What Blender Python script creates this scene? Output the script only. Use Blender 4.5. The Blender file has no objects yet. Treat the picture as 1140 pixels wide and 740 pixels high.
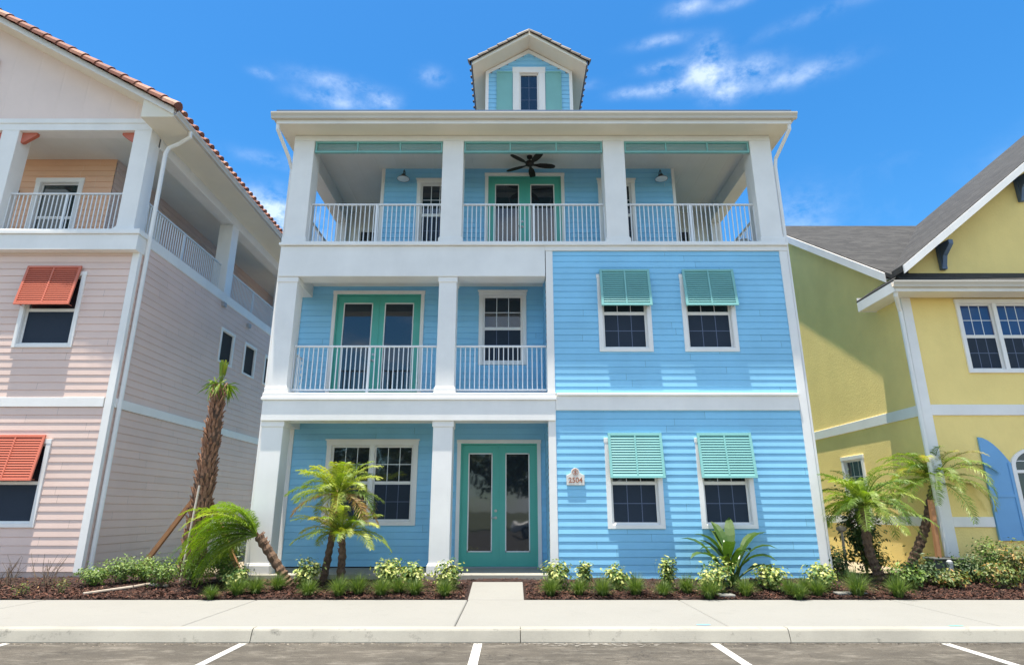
import bpy, bmesh, math, random
from math import sin, cos, tan, pi, radians, sqrt, atan2, degrees
from mathutils import Vector, Matrix, noise
random.seed(11)
R = random.Random(5)
scene = bpy.context.scene
col = bpy.context.collection

# ------------------------------------------------------------------ camera
CAMZ = 1.5
PITCH = radians(16.3)
FPX = 677.0
cam_d = bpy.data.cameras.new("camera")
cam = bpy.data.objects.new("camera", cam_d); col.objects.link(cam)
cam.location = (0, 0, CAMZ)
cam.rotation_euler = (radians(90) + PITCH, 0, 0)
cam_d.sensor_width = 36
cam_d.lens = FPX / 1140 * 36
cam_d.clip_end = 2000
scene.camera = cam

def ray(px, py):
    """world direction seen at a point of the photograph (used only to read off real places)"""
    u = (px - 570) / FPX; v = (py - 370) / FPX
    return Vector((u, cos(PITCH) + v * sin(PITCH), sin(PITCH) - v * cos(PITCH)))
def bedz(Y):
    return 0.15 + max(0, min(1.6, Y - 10.4)) * 0.0875
def on_bed(px, py):
    d = ray(px, py); Y = 10.4
    for _ in range(30):
        Y = (bedz(Y) - CAMZ) / d.z * d.y
        Y = max(10.4, min(13.5, Y))
    return Vector((d.x / d.y * Y, Y, bedz(Y)))
def at(px, py, Y):
    d = ray(px, py)
    return Vector((d.x / d.y * Y, Y, CAMZ + d.z / d.y * Y))

# ------------------------------------------------------------------ tagging
def tag(o, label=None, cat=None, group=None, kind=None):
    if label: o['label'] = label
    if cat: o['category'] = cat
    if group: o['group'] = group
    if kind: o['kind'] = kind
    return o
def thing(name, loc, label, cat, group=None):
    o = bpy.data.objects.new(name, None); col.objects.link(o)
    o.location = loc; o.empty_display_size = .2
    return tag(o, label, cat, group)

# ------------------------------------------------------------------ mesh builder
class MB:
    def __init__(s, T=None):
        s.v = []; s.f = []; s.m = []; s.r = []; s.T = T
    def P(s, p):
        return Vector(s.T(*p)) if s.T else Vector(p)
    def face(s, pts, m=0, r=0.5):
        n = len(s.v); s.v.extend([s.P(p) for p in pts]); s.f.append(tuple(range(n, n + len(pts)))); s.m.append(m); s.r.append(r)
    def box(s, a0, a1, b0, b1, c0, c1, m=0, r=0.5):
        n = len(s.v)
        s.v.extend([s.P(p) for p in ((a0,b0,c0),(a1,b0,c0),(a1,b1,c0),(a0,b1,c0),(a0,b0,c1),(a1,b0,c1),(a1,b1,c1),(a0,b1,c1))])
        for q in ((0,3,2,1),(4,5,6,7),(0,1,5,4),(1,2,6,5),(2,3,7,6),(3,0,4,7)):
            s.f.append(tuple(n + i for i in q)); s.m.append(m); s.r.append(r)
    def prism(s, pts, vec, m=0):
        """polygon pts extruded by vec (both in local coordinates)"""
        n = len(s.v); k = len(pts); vec = Vector(vec)
        s.v.extend([s.P(p) for p in pts]); s.v.extend([s.P(Vector(p) + vec) for p in pts])
        s.f.append(tuple(range(n, n + k))); s.f.append(tuple(range(n + 2*k - 1, n + k - 1, -1))); s.m += [m, m]; s.r += [.5, .5]
        for i in range(k):
            j = (i + 1) % k
            s.f.append((n+i, n+j, n+k+j, n+k+i)); s.m.append(m); s.r.append(.5)
    def tube(s, pts, rad, seg=8, m=0, caps=True, wob=0, r=0.5):
        pts = [s.P(p) for p in pts]; n = len(s.v); k = len(pts)
        rads = rad if isinstance(rad, (list, tuple)) else [rad] * k
        up = None
        for i, p in enumerate(pts):
            t = (pts[min(i+1, k-1)] - pts[max(i-1, 0)]).normalized()
            if up is None:
                up = t.orthogonal().normalized()
            up = (up - t * up.dot(t)).normalized(); sd = t.cross(up)
            for j in range(seg):
                a = 2*pi*j/seg; rr = rads[i] * (1 + wob * (R.random() - .5))
                s.v.append(p + (up * cos(a) + sd * sin(a)) * rr)
        for i in range(k-1):
            for j in range(seg):
                j2 = (j+1) % seg
                s.f.append((n+i*seg+j, n+i*seg+j2, n+(i+1)*seg+j2, n+(i+1)*seg+j)); s.m.append(m); s.r.append(r)
        if caps:
            s.f.append(tuple(n+j for j in range(seg))[::-1]); s.f.append(tuple(n+(k-1)*seg+j for j in range(seg))); s.m += [m, m]; s.r += [r, r]
    def lathe(s, c, prof, seg=20, m=0):
        n = len(s.v)
        for (rr, z) in prof:
            for j in range(seg):
                a = 2*pi*j/seg
                s.v.append(s.P((c[0]+rr*cos(a), c[1]+rr*sin(a), c[2]+z)))
        for i in range(len(prof)-1):
            for j in range(seg):
                j2 = (j+1) % seg
                s.f.append((n+i*seg+j, n+i*seg+j2, n+(i+1)*seg+j2, n+(i+1)*seg+j)); s.m.append(m); s.r.append(.5)
    def build(s, name, mats, parent=None, bevel=0, recalc=True, smooth=False):
        off = root_loc(parent) if parent else Vector((0,0,0))
        loc = Vector((0,0,0))
        if parent is None and s.v:
            xs = [p.x for p in s.v]; ys = [p.y for p in s.v]; zs = [p.z for p in s.v]
            loc = Vector(((min(xs)+max(xs))/2, (min(ys)+max(ys))/2, min(zs))); off = loc
        me = bpy.data.meshes.new(name)
        me.from_pydata([p - off for p in s.v], [], s.f)
        if not isinstance(mats, (list, tuple)): mats = [mats]
        for m in mats: me.materials.append(m)
        me.polygons.foreach_set('material_index', s.m)
        at_ = me.attributes.new('rnd', 'FLOAT', 'FACE'); at_.data.foreach_set('value', s.r)
        if recalc and len(s.f) < 60000:
            b = bmesh.new(); b.from_mesh(me); bmesh.ops.recalc_face_normals(b, faces=b.faces); b.to_mesh(me); b.free()
        if smooth: me.polygons.foreach_set('use_smooth', [True]*len(me.polygons))
        me.update()
        o = bpy.data.objects.new(name, me); col.objects.link(o); o.location = loc
        if parent: o.parent = parent
        if bevel:
            md = o.modifiers.new('bevel', 'BEVEL'); md.width = bevel; md.segments = 1; md.limit_method = 'ANGLE'; md.angle_limit = radians(50)
        return o
def root_loc(o):
    while o.parent: o = o.parent
    return Vector(o.location)

# wall frames: (s along the wall, n outwards, z up) -> world
def Ffront(Y): return lambda s, n, z: (s, Y - n, z)
def Fright(X): return lambda s, n, z: (X + n, s, z)     # wall facing +X
def Fleft(X): return lambda s, n, z: (X - n, s, z)      # wall facing -X

# ------------------------------------------------------------------ materials
def nodes(name):
    m = bpy.data.materials.new(name); m.use_nodes = True
    nt = m.node_tree; nt.nodes.clear()
    out = nt.nodes.new('ShaderNodeOutputMaterial'); b = nt.nodes.new('ShaderNodeBsdfPrincipled')
    nt.links.new(b.outputs[0], out.inputs[0])
    return m, nt, b, out
def N(nt, t, **k):
    n = nt.nodes.new(t)
    for a, v in k.items(): setattr(n, a, v)
    return n
def texnoise(nt, scale, detail=4, rough=.55, vec=None, stretch=None):
    n = N(nt, 'ShaderNodeTexNoise'); n.inputs['Scale'].default_value = scale; n.inputs['Detail'].default_value = detail; n.inputs['Roughness'].default_value = rough
    g = N(nt, 'ShaderNodeNewGeometry')
    mp = N(nt, 'ShaderNodeMapping')
    if stretch: mp.inputs['Scale'].default_value = stretch
    nt.links.new(g.outputs['Position'], mp.inputs[0]); nt.links.new(mp.outputs[0], n.inputs['Vector'])
    return n
def ramp(nt, src, stops):
    r = N(nt, 'ShaderNodeValToRGB'); e = r.color_ramp.elements
    while len(e) < len(stops): e.new(.5)
    for i, (p, c) in enumerate(stops):
        e[i].position = p; e[i].color = (*c, 1) if len(c) == 3 else c
    nt.links.new(src, r.inputs[0]); return r
def mul(c, k): return tuple(min(1, x * k) for x in c)
def paint(name, c, rough=.55, var=.07, scale=1.5, bump=.02, grime=0.0, stretch=None, bscale=60, board=0):
    m, nt, b, out = nodes(name)
    n = texnoise(nt, scale, 6, .6, stretch=stretch)
    r = ramp(nt, n.outputs[0], [(.3, mul(c, 1 - var)), (.7, mul(c, 1 + var))])
    src = r.outputs[0]
    if grime:
        g = texnoise(nt, .9, 8, .7, stretch=(1, 1, .25))
        gr = ramp(nt, g.outputs[0], [(.45, (0,0,0)), (.8, (1,1,1))])
        mx = N(nt, 'ShaderNodeMix', data_type='RGBA'); mm = N(nt, 'ShaderNodeMath', operation='MULTIPLY'); mm.inputs[1].default_value = grime
        nt.links.new(gr.outputs[0], mm.inputs[0]); nt.links.new(mm.outputs[0], mx.inputs[0]); nt.links.new(src, mx.inputs[6])
        mx.inputs[7].default_value = (*mul(c, .62), 1); src = mx.outputs[2]
    if board:
        at_ = N(nt, 'ShaderNodeAttribute', attribute_name='rnd'); ar = ramp(nt, at_.outputs['Fac'], [(0, (1-board,)*3), (1, (1+board,)*3)])
        bm = N(nt, 'ShaderNodeMix', data_type='RGBA', blend_type='MULTIPLY'); bm.inputs[0].default_value = 1
        nt.links.new(src, bm.inputs[6]); nt.links.new(ar.outputs[0], bm.inputs[7]); src = bm.outputs[2]
    nt.links.new(src, b.inputs['Base Color']); b.inputs['Roughness'].default_value = rough
    if bump:
        bn = texnoise(nt, bscale, 3, .6); bp = N(nt, 'ShaderNodeBump'); bp.inputs['Strength'].default_value = .35; bp.inputs['Distance'].default_value = bump * .1
        nt.links.new(bn.outputs[0], bp.inputs['Height']); nt.links.new(bp.outputs[0], b.inputs['Normal'])
    return m
M = {}
M['blue'] = paint('blue_siding_paint', (.25, .575, .82), .55, .05, 1.2, .03, .20, board=.045)
M['pink'] = paint('pink_siding_paint', (.75, .565, .49), .55, .04, 1.0, .03, .14, board=.035)
M['pinkfound'] = paint('foundation_stucco', (.56, .43, .37), .8, .1, 3, .1, .2)
M['peach'] = paint('peach_wall_paint', (.80, .48, .31), .55, .04, 1.0, .02, board=.03)
M['white'] = paint('white_trim_paint', (.84, .82, .79), .5, .05, 1.4, .02, .20)
M['ceil'] = paint('porch_ceiling_paint', (.80, .77, .70), .6, .03, 1.4, .02)
M['soffit'] = paint('soffit_paint', (.80, .74, .62), .6, .03, 1.4, .02)
M['gutter'] = paint('gutter_enamel', (.60, .55, .47), .45, .04, 1.4, 0, .12)
M['rail'] = paint('white_railing_powder_coat', (.78, .79, .80), .35, .02, 1, 0)
M['teal'] = paint('teal_shutter_paint', (.20, .46, .44), .45, .06, 2.0, .02, .08)
M['tealdoor'] = paint('teal_door_paint', (.085, .43, .35), .35, .04, 2.0, .01)
M['coral'] = paint('coral_shutter_paint', (.56, .145, .085), .5, .05, 2.0, .02, .08)
M['yellow'] = paint('yellow_stucco', (.95, .73, .27), .8, .06, 1.0, .25, .16, bscale=35)
M['shutblue'] = paint('blue_shutter_paint', (.16, .38, .66), .5, .05, 2, .02)
M['slateblue'] = paint('slate_blue_bracket', (.10, .16, .26), .5, .05, 2, .02)
M['black'] = paint('black_metal', (.015, .013, .012), .4, .05, 2, 0)
M['fan'] = paint('dark_bronze_fan', (.022, .014, .010), .5, .1, 2, 0)
M['steel'] = paint('brushed_nickel', (.45, .45, .44), .3, .05, 2, 0); M['steel'].node_tree.nodes['Principled BSDF'].inputs['Metallic'].default_value = .9
M['plaque'] = paint('plaque_cream', (.72, .68, .62), .5, .06, 6, 0)
M['plaqueink'] = paint('plaque_lettering', (.35, .14, .08), .5, .05, 4, 0)
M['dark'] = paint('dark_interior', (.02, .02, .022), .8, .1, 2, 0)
M['wood'] = paint('timber_brace', (.36, .17, .075), .8, .2, 6, .05, stretch=(1,1,.2))
M['pvc'] = paint('pale_pipe', (.36, .30, .24), .7, .2, 6, .02)
M['stake'] = paint('pale_stake', (.66, .55, .46), .6, .12, 4, .02)
M['greybox'] = paint('dark_grey_box', (.075, .08, .075), .6, .1, 4, .02)
M['greypost'] = paint('grey_post', (.33, .34, .36), .5, .1, 4, .02)
M['muntin'] = paint('between_glass_grille', (.09, .12, .20), .4, .02, 4, 0)
M['screen'] = paint('insect_screen', (.030, .042, .062), .6, .04, 4, 0)
M['screen'].node_tree.nodes['Principled BSDF'].inputs['Specular IOR Level'].default_value = .12
M['tarp'] = paint('grey_dust_sheet', (.42, .42, .40), .8, .12, 5, .1)
M['lens'] = paint('milky_lamp_glass', (.75, .75, .72), .3, .02, 4, 0)

def glass(name, c, rough=.03, ior=1.6):
    m, nt, b, out = nodes(name)
    b.inputs['Base Color'].default_value = (*c, 1); b.inputs['Roughness'].default_value = rough; b.inputs['IOR'].default_value = ior
    bn = texnoise(nt, 1.3, 2, .5); bp = N(nt, 'ShaderNodeBump'); bp.inputs['Strength'].default_value = .25; bp.inputs['Distance'].default_value = .012
    nt.links.new(bn.outputs[0], bp.inputs['Height']); nt.links.new(bp.outputs[0], b.inputs['Normal'])
    return m
M['glass'] = glass('window_glass', (.017, .022, .030), ior=1.75)
M['glassb'] = glass('sky_reflection_blue_glass', (.02, .05, .16))  # blue sky reflection put into the base colour
M['glassg'] = glass('greenish_window_glass', (.012, .035, .04))

# siding boards with vertical grooves (gable)
def boardpanel(name, c, pitch=.1, axis='X'):
    m = paint(name, c, .6, .04, 1.2, 0)
    nt = m.node_tree; b = nt.nodes['Principled BSDF']
    w = N(nt, 'ShaderNodeTexWave', wave_type='BANDS', bands_direction=axis, wave_profile='SAW'); w.inputs['Scale'].default_value = pi/10/pitch/ pi * 1.0
    g = N(nt, 'ShaderNodeNewGeometry'); nt.links.new(g.outputs['Position'], w.inputs['Vector'])
    r = ramp(nt, w.outputs['Fac'], [(0, (0,0,0)), (.06, (1,1,1)), (.94, (1,1,1)), (1, (0,0,0))])
    bp = N(nt, 'ShaderNodeBump'); bp.inputs['Strength'].default_value = .6; bp.inputs['Distance'].default_value = .006
    nt.links.new(r.outputs[0], bp.inputs['Height']); nt.links.new(bp.outputs[0], b.inputs['Normal'])
    return m
M['pinkboard'] = boardpanel('pink_gable_boards', (.82, .66, .59), .2)
M['ceilboard'] = boardpanel('beadboard_ceiling', (.78, .77, .72), .15, 'X')

def mat_shingle():
    m, nt, b, out = nodes('asphalt_shingles')
    br = N(nt, 'ShaderNodeTexBrick'); g = N(nt, 'ShaderNodeTexCoord')
    # use slope-following coordinates made from world position: x + y and z
    ge = N(nt, 'ShaderNodeNewGeometry'); sx = N(nt, 'ShaderNodeSeparateXYZ'); nt.links.new(ge.outputs['Position'], sx.inputs[0])
    no = N(nt, 'ShaderNodeSeparateXYZ'); nt.links.new(ge.outputs['True Normal'], no.inputs[0])
    ab = N(nt, 'ShaderNodeMath', operation='ABSOLUTE'); nt.links.new(no.outputs[0], ab.inputs[0])
    gt = N(nt, 'ShaderNodeMath', operation='GREATER_THAN'); gt.inputs[1].default_value = .4; nt.links.new(ab.outputs[0], gt.inputs[0])
    mx = N(nt, 'ShaderNodeMix', data_type='FLOAT'); nt.links.new(gt.outputs[0], mx.inputs[0]); nt.links.new(sx.outputs[0], mx.inputs[2]); nt.links.new(sx.outputs[1], mx.inputs[3])
    cb = N(nt, 'ShaderNodeCombineXYZ'); nt.links.new(mx.outputs[0], cb.inputs[0]); nt.links.new(sx.outputs[2], cb.inputs[1])
    nt.links.new(cb.outputs[0], br.inputs['Vector'])
    br.inputs['Scale'].default_value = 1; br.inputs['Brick Width'].default_value = .3; br.inputs['Row Height'].default_value = .085; br.inputs['Mortar Size'].default_value = .006; br.inputs['Mortar Smooth'].default_value = .3
    br.inputs['Color1'].default_value = (.030, .029, .028, 1); br.inputs['Color2'].default_value = (.060, .058, .055, 1); br.inputs['Mortar'].default_value = (.014, .014, .014, 1); br.inputs['Bias'].default_value = -.1
    n = texnoise(nt, 60, 3); r = ramp(nt, n.outputs[0], [(.3, (.75,.75,.75)), (.7, (1.25,1.25,1.25))])
    mm = N(nt, 'ShaderNodeMix', data_type='RGBA', blend_type='MULTIPLY'); mm.inputs[0].default_value = 1
    nt.links.new(br.outputs[0], mm.inputs[6]); nt.links.new(r.outputs[0], mm.inputs[7]); nt.links.new(mm.outputs[2], b.inputs['Base Color'])
    b.inputs['Roughness'].default_value = .95
    bp = N(nt, 'ShaderNodeBump'); bp.inputs['Distance'].default_value = .01; bp.inputs['Strength'].default_value = .6
    nt.links.new(br.outputs['Fac'], bp.inputs['Height']); bp.invert = True; nt.links.new(bp.outputs[0], b.inputs['Normal'])
    return m
M['shingle'] = mat_shingle()
def mat_tile(name, c1, c2, c3):
    m, nt, b, out = nodes(name)
    a = N(nt, 'ShaderNodeAttribute', attribute_name='rnd')
    r = ramp(nt, a.outputs['Fac'], [(0, c1), (.5, c2), (1, c3)])
    n = texnoise(nt, 9, 6, .7); r2 = ramp(nt, n.outputs[0], [(.3, (.6,.6,.6)), (.7, (1.2,1.2,1.2))])
    mm = N(nt, 'ShaderNodeMix', data_type='RGBA', blend_type='MULTIPLY'); mm.inputs[0].default_value = 1
    nt.links.new(r.outputs[0], mm.inputs[6]); nt.links.new(r2.outputs[0], mm.inputs[7]); nt.links.new(mm.outputs[2], b.inputs['Base Color'])
    b.inputs['Roughness'].default_value = .75
    return m
M['tile'] = mat_tile('terracotta_tiles', (.20, .065, .04), (.32, .12, .07), (.46, .24, .16))
M['tilegrey'] = mat_tile('weathered_brown_tiles', (.10, .08, .065), (.17, .135, .11), (.27, .23, .195))

def mat_leaf(name, stops, trans=.3, rough=.5):
    m, nt, b, out = nodes(name)
    a = N(nt, 'ShaderNodeAttribute', attribute_name='rnd')
    r = ramp(nt, a.outputs['Fac'], stops)
    nt.links.new(r.outputs[0], b.inputs['Base Color']); b.inputs['Roughness'].default_value = rough
    t = N(nt, 'ShaderNodeBsdfTranslucent'); ms = N(nt, 'ShaderNodeMixShader'); ms.inputs[0].default_value = trans
    hs = N(nt, 'ShaderNodeHueSaturation'); hs.inputs['Value'].default_value = 1.5; hs.inputs['Saturation'].default_value = 1.1
    nt.links.new(r.outputs[0], hs.inputs['Color']); nt.links.new(hs.outputs[0], t.inputs[0])
    nt.links.new(b.outputs[0], ms.inputs[1]); nt.links.new(t.outputs[0], ms.inputs[2]); nt.links.new(ms.outputs[0], out.inputs[0])
    return m
M['palm'] = mat_leaf('palm_leaf', [(0, (.07, .14, .018)), (.5, (.17, .26, .03)), (.85, (.32, .37, .055)), (1, (.38, .27, .08))], .35)
M['palmy'] = mat_leaf('yellowing_palm_leaf', [(0, (.09, .16, .018)), (.4, (.21, .29, .03)), (.8, (.38, .41, .055)), (1, (.36, .20, .06))], .35)
M['palmg'] = mat_leaf('fresh_green_palm_leaf', [(0, (.08, .15, .012)), (.6, (.19, .30, .03)), (1, (.33, .41, .055))], .35)
M['varieg'] = mat_leaf('variegated_leaf', [(0, (.035, .085, .015)), (.33, (.07, .15, .02)), (.50, (.26, .33, .07)), (1, (.58, .57, .20))], .25)
M['liri'] = mat_leaf('grassy_blade', [(0, (.04, .08, .014)), (.7, (.11, .18, .03)), (1, (.22, .28, .06))], .25)
M['shrub'] = mat_leaf('shrub_leaf', [(0, (.05, .10, .018)), (.6, (.13, .22, .035)), (1, (.28, .36, .08))], .25)
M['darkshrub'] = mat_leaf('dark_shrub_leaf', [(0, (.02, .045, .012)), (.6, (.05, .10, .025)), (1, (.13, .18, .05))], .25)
M['croton'] = mat_leaf('mixed_croton_leaf', [(0, (.05, .09, .02)), (.6, (.14, .19, .04)), (.85, (.24, .21, .05)), (.93, (.34, .17, .05)), (1, (.42, .27, .06))], .2)
M['broad'] = mat_leaf('broad_leaf', [(0, (.03, .07, .012)), (.7, (.07, .13, .02)), (1, (.24, .30, .05))], .25, .35)
M['treeleaf'] = mat_leaf('tree_leaf', [(0, (.03, .06, .015)), (1, (.09, .14, .03))], .2)
M['stem'] = paint('stem_bark', (.16, .11, .07), .9, .2, 9, .05)
def mat_bark(name, c1, c2):
    m, nt, b, out = nodes(name)
    n = texnoise(nt, 18, 6, .7, stretch=(1, 1, .5)); r = ramp(nt, n.outputs[0], [(.32, c1), (.68, c2)])
    nt.links.new(r.outputs[0], b.inputs['Base Color']); b.inputs['Roughness'].default_value = .95
    bp = N(nt, 'ShaderNodeBump'); bp.inputs['Distance'].default_value = .03; nt.links.new(n.outputs[0], bp.inputs['Height']); nt.links.new(bp.outputs[0], b.inputs['Normal'])
    return m
M['palmbark'] = mat_bark('palm_bark', (.05, .03, .02), (.20, .12, .075))
M['boot'] = mat_bark('palm_boots', (.13, .055, .03), (.48, .27, .17))
M['bark'] = mat_bark('tree_bark', (.05, .035, .025), (.16, .12, .09))

def mat_concrete(name, c, k=1.0):
    m, nt, b, out = nodes(name)
    n = texnoise(nt, .7, 8, .65); r = ramp(nt, n.outputs[0], [(.3, mul(c, 1 - .10*k)), (.55, c), (.75, mul(c, 1 + .05*k))])
    n2 = texnoise(nt, 160, 2, .6); r2 = ramp(nt, n2.outputs[0], [(.3, (.9,.9,.9)), (.7, (1.06,1.06,1.06))])
    n3 = texnoise(nt, 5, 6, .75); r3 = ramp(nt, n3.outputs[0], [(.25, (1-.30*k,)*3), (.42, (1,1,1))])
    a = N(nt, 'ShaderNodeMix', data_type='RGBA', blend_type='MULTIPLY'); a.inputs[0].default_value = 1
    c2 = N(nt, 'ShaderNodeMix', data_type='RGBA', blend_type='MULTIPLY'); c2.inputs[0].default_value = 1
    nt.links.new(r.outputs[0], a.inputs[6]); nt.links.new(r2.outputs[0], a.inputs[7]); nt.links.new(a.outputs[2], c2.inputs[6]); nt.links.new(r3.outputs[0], c2.inputs[7])
    nt.links.new(c2.outputs[2], b.inputs['Base Color']); b.inputs['Roughness'].default_value = .9
    bp = N(nt, 'ShaderNodeBump'); bp.inputs['Distance'].default_value = .003; nt.links.new(n2.outputs[0], bp.inputs['Height']); nt.links.new(bp.outputs[0], b.inputs['Normal'])
    return m
M['conc'] = mat_concrete('sidewalk_concrete', (.236, .231, .212), .5)
M['kerb'] = mat_concrete('kerb_concrete', (.335, .318, .27), 2.0)
def mat_asphalt():
    m, nt, b, out = nodes('worn_asphalt')
    n = texnoise(nt, 1.1, 10, .78, stretch=(.7, 1.5, 1)); r = ramp(nt, n.outputs[0], [(.25, (.040, .034, .027)), (.5, (.070, .060, .047)), (.72, (.115, .099, .079))])
    n2 = texnoise(nt, 75, 4, .75); r2 = ramp(nt, n2.outputs[0], [(.30, (.35,.35,.36)), (.48, (.95,.95,.95)), (.60, (1.1,1.1,1.08)), (.72, (2.0,1.95,1.85))])
    n3 = texnoise(nt, 3.4, 11, .86, stretch=(.55, 1.6, 1)); r3 = ramp(nt, n3.outputs[0], [(.50, (0,0,0)), (.66, (1,1,1))])
    a = N(nt, 'ShaderNodeMix', data_type='RGBA', blend_type='MULTIPLY'); a.inputs[0].default_value = 1
    nt.links.new(r.outputs[0], a.inputs[6]); nt.links.new(r2.outputs[0], a.inputs[7])
    vo = N(nt, 'ShaderNodeTexVoronoi', feature='DISTANCE_TO_EDGE'); vo.inputs['Scale'].default_value = .55
    wv = texnoise(nt, 2.2, 5, .7); vadd = N(nt, 'ShaderNodeVectorMath', operation='MULTIPLY_ADD'); g_ = N(nt, 'ShaderNodeNewGeometry')
    nt.links.new(wv.outputs['Color'], vadd.inputs[0]); vadd.inputs[1].default_value = (.8, .8, .8); nt.links.new(g_.outputs['Position'], vadd.inputs[2]); nt.links.new(vadd.outputs[0], vo.inputs['Vector'])
    vr = ramp(nt, vo.outputs['Distance'], [(0, (.35,.34,.33)), (.008, (1,1,1))])
    n4 = texnoise(nt, 1.7, 7, .7); r4 = ramp(nt, n4.outputs[0], [(.28, (.62,.60,.58)), (.42, (1,1,1))])
    for q in (vr, r4):
        a2 = N(nt, 'ShaderNodeMix', data_type='RGBA', blend_type='MULTIPLY'); a2.inputs[0].default_value = 1
        nt.links.new(a.outputs[2], a2.inputs[6]); nt.links.new(q.outputs[0], a2.inputs[7]); a = a2
    d = N(nt, 'ShaderNodeMix', data_type='RGBA'); mm = N(nt, 'ShaderNodeMath', operation='MULTIPLY'); mm.inputs[1].default_value = .55
    nt.links.new(r3.outputs[0], mm.inputs[0]); nt.links.new(mm.outputs[0], d.inputs[0]); nt.links.new(a.outputs[2], d.inputs[6]); d.inputs[7].default_value = (.27, .245, .205, 1)
    nt.links.new(d.outputs[2], b.inputs['Base Color']); b.inputs['Roughness'].default_value = .9
    bp = N(nt, 'ShaderNodeBump'); bp.inputs['Distance'].default_value = .006; nt.links.new(n2.outputs[0], bp.inputs['Height']); nt.links.new(bp.outputs[0], b.inputs['Normal'])
    return m
M['asphalt'] = mat_asphalt()
def mat_mark():
    m, nt, b, out = nodes('road_marking_paint')
    n = texnoise(nt, 26, 9, .85); r = ramp(nt, n.outputs[0], [(.34, (.17, .15, .125)), (.46, (.50, .49, .46))])
    nt.links.new(r.outputs[0], b.inputs['Base Color']); b.inputs['Roughness'].default_value = .7
    return m
M['mark'] = mat_mark()
M['splash'] = paint('spilled_plaster', (.20, .185, .16), .9, .15, 12, 0)
M['mulch'] = mat_leaf('mulch_bark', [(0, (.018, .007, .004)), (.6, (.060, .021, .012)), (.93, (.11, .042, .025)), (1, (.18, .11, .075))], 0.0, .95)
M['grit'] = mat_leaf('kerb_grit', [(0, (.05, .04, .03)), (.6, (.18, .15, .115)), (1, (.34, .30, .24))], 0.0, .95)
def mat_soil(name, c1, c2, sc):
    m, nt, b, out = nodes(name)
    n = texnoise(nt, sc, 8, .75); r = ramp(nt, n.outputs[0], [(.3, c1), (.7, c2)])
    nt.links.new(r.outputs[0], b.inputs['Base Color']); b.inputs['Roughness'].default_value = .95
    bp = N(nt, 'ShaderNodeBump'); bp.inputs['Distance'].default_value = .03; nt.links.new(n.outputs[0], bp.inputs['Height']); nt.links.new(bp.outputs[0], b.inputs['Normal'])
    return m
M['bed'] = mat_soil('mulch_ground', (.012, .005, .004), (.045, .018, .011), 30)
M['sand'] = mat_soil('sandy_fill_ground', (.26, .21, .14), (.38, .32, .23), 8)  # pale tone picked to bounce fill onto the shaded side walls
M['lawn'] = mat_soil('lawn_ground', (.05, .085, .02), (.10, .14, .04), 12)
M['land'] = mat_soil('open_ground', (.08, .10, .045), (.15, .15, .08), .3)
M['bluemark'] = paint('blue_survey_paint', (.15, .45, .75), .7, .2, 20, 0)
M['tealmark'] = paint('teal_survey_paint', (.08, .42, .40), .7, .2, 20, 0)

# ------------------------------------------------------------------ setting: ground
def sheet(name, x0, x1, y0, y1, z, mat):
    b = MB(); b.face([(x0,y0,z),(x1,y0,z),(x1,y1,z),(x0,y1,z)]); o = b.build(name, mat, recalc=False); return tag(o, kind='structure')
sheet('ground', -700, 700, -700, 900, -.012, M['land'])
sheet('parking_lot', -60, 60, -22, 7.95, 0, M['asphalt'])
KY = 7.93
def jointed(name, xs, x0, x1, y0, y1, z0, z1, mat, bev=.012):
    b = MB(); e = [x0] + [x for x in xs if x0 < x < x1] + [x1]
    for i in range(len(e)-1):
        b.box(e[i] + (.005 if i else 0), e[i+1] - .005, y0, y1, z0, z1)
    return tag(b.build(name, mat, bevel=bev), kind='structure')
b = MB(); ks = [-60] + [.1 + 3.2*i for i in range(-15, 16)] + [60]
for i in range(len(ks)-1):
    a, c = ks[i] + .005, ks[i+1] - .005
    if c > a: b.prism([(a, KY-.005, -.05), (a, KY-.005, .01), (a, KY+.035, .122), (a, KY+.048, .140), (a, KY+.07, .150), (a, KY+.17, .150), (a, KY+.17, -.05)], (c-a, 0, 0))
tag(b.build('kerb', M['kerb']), kind='structure')
jointed('sidewalk', [-.70 + 3.33*i for i in range(-16, 17)], -60, 60, KY+.176, 10.4, -.05, .148, M['conc'])
tag(MB.build((lambda b: (b.box(-60, 60, KY+.1, 10.35, -.04, .12), b)[1])(MB()), 'sidewalk_base', M['kerb']), kind='structure')
# entrance walk up to the porch slab
b = MB(); b.prism([(-.70,10.405,-.02),(-.70,11.62,-.02),(-.70,11.62,.285),(-.70,10.405,.15)], (.89,0,0))
tag(b.build('entrance_walk', M['conc'], bevel=.008), kind='structure')
# yard slab under houses, bed surface
b = MB()
b.face([(-60,12,.285),(60,12,.285),(60,60,.285),(-60,60,.285)])
tag(b.build('yard', M['sand'], recalc=False), kind='structure')
# mulch bed with relief
b = MB(); nx, ny = 520, 28; X0, X1, Y0, Y1 = -24, 24, 10.40, 13.0
vs = []
for j in range(ny+1):
    for i in range(nx+1):
        x = X0 + (X1-X0)*i/nx; y = Y0 + (Y1-Y0)*j/ny
        h = noise.noise((x*1.3, y*1.3, 2)) * .025 + noise.noise((x*6, y*6, 5)) * .016 + noise.noise((x*17, y*17, 8)) * .010
        vs.append((x, y, bedz(y) + .012 + h - (.03 if j == 0 else 0) - (.09 if -.72 < x < .21 and y < 11.68 else 0)))
b.v = [Vector(p) for p in vs]
for j in range(ny):
    for i in range(nx):
        x = X0 + (X1-X0)*(i+.5)/nx; y = Y0 + (Y1-Y0)*(j+.5)/ny
        k = j*(nx+1)+i; b.f.append((k, k+1, k+nx+2, k+nx+1)); b.m.append(0); b.r.append(.5)
tag(b.build('mulch_bed', M['bed'], recalc=False), kind='structure')
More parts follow.
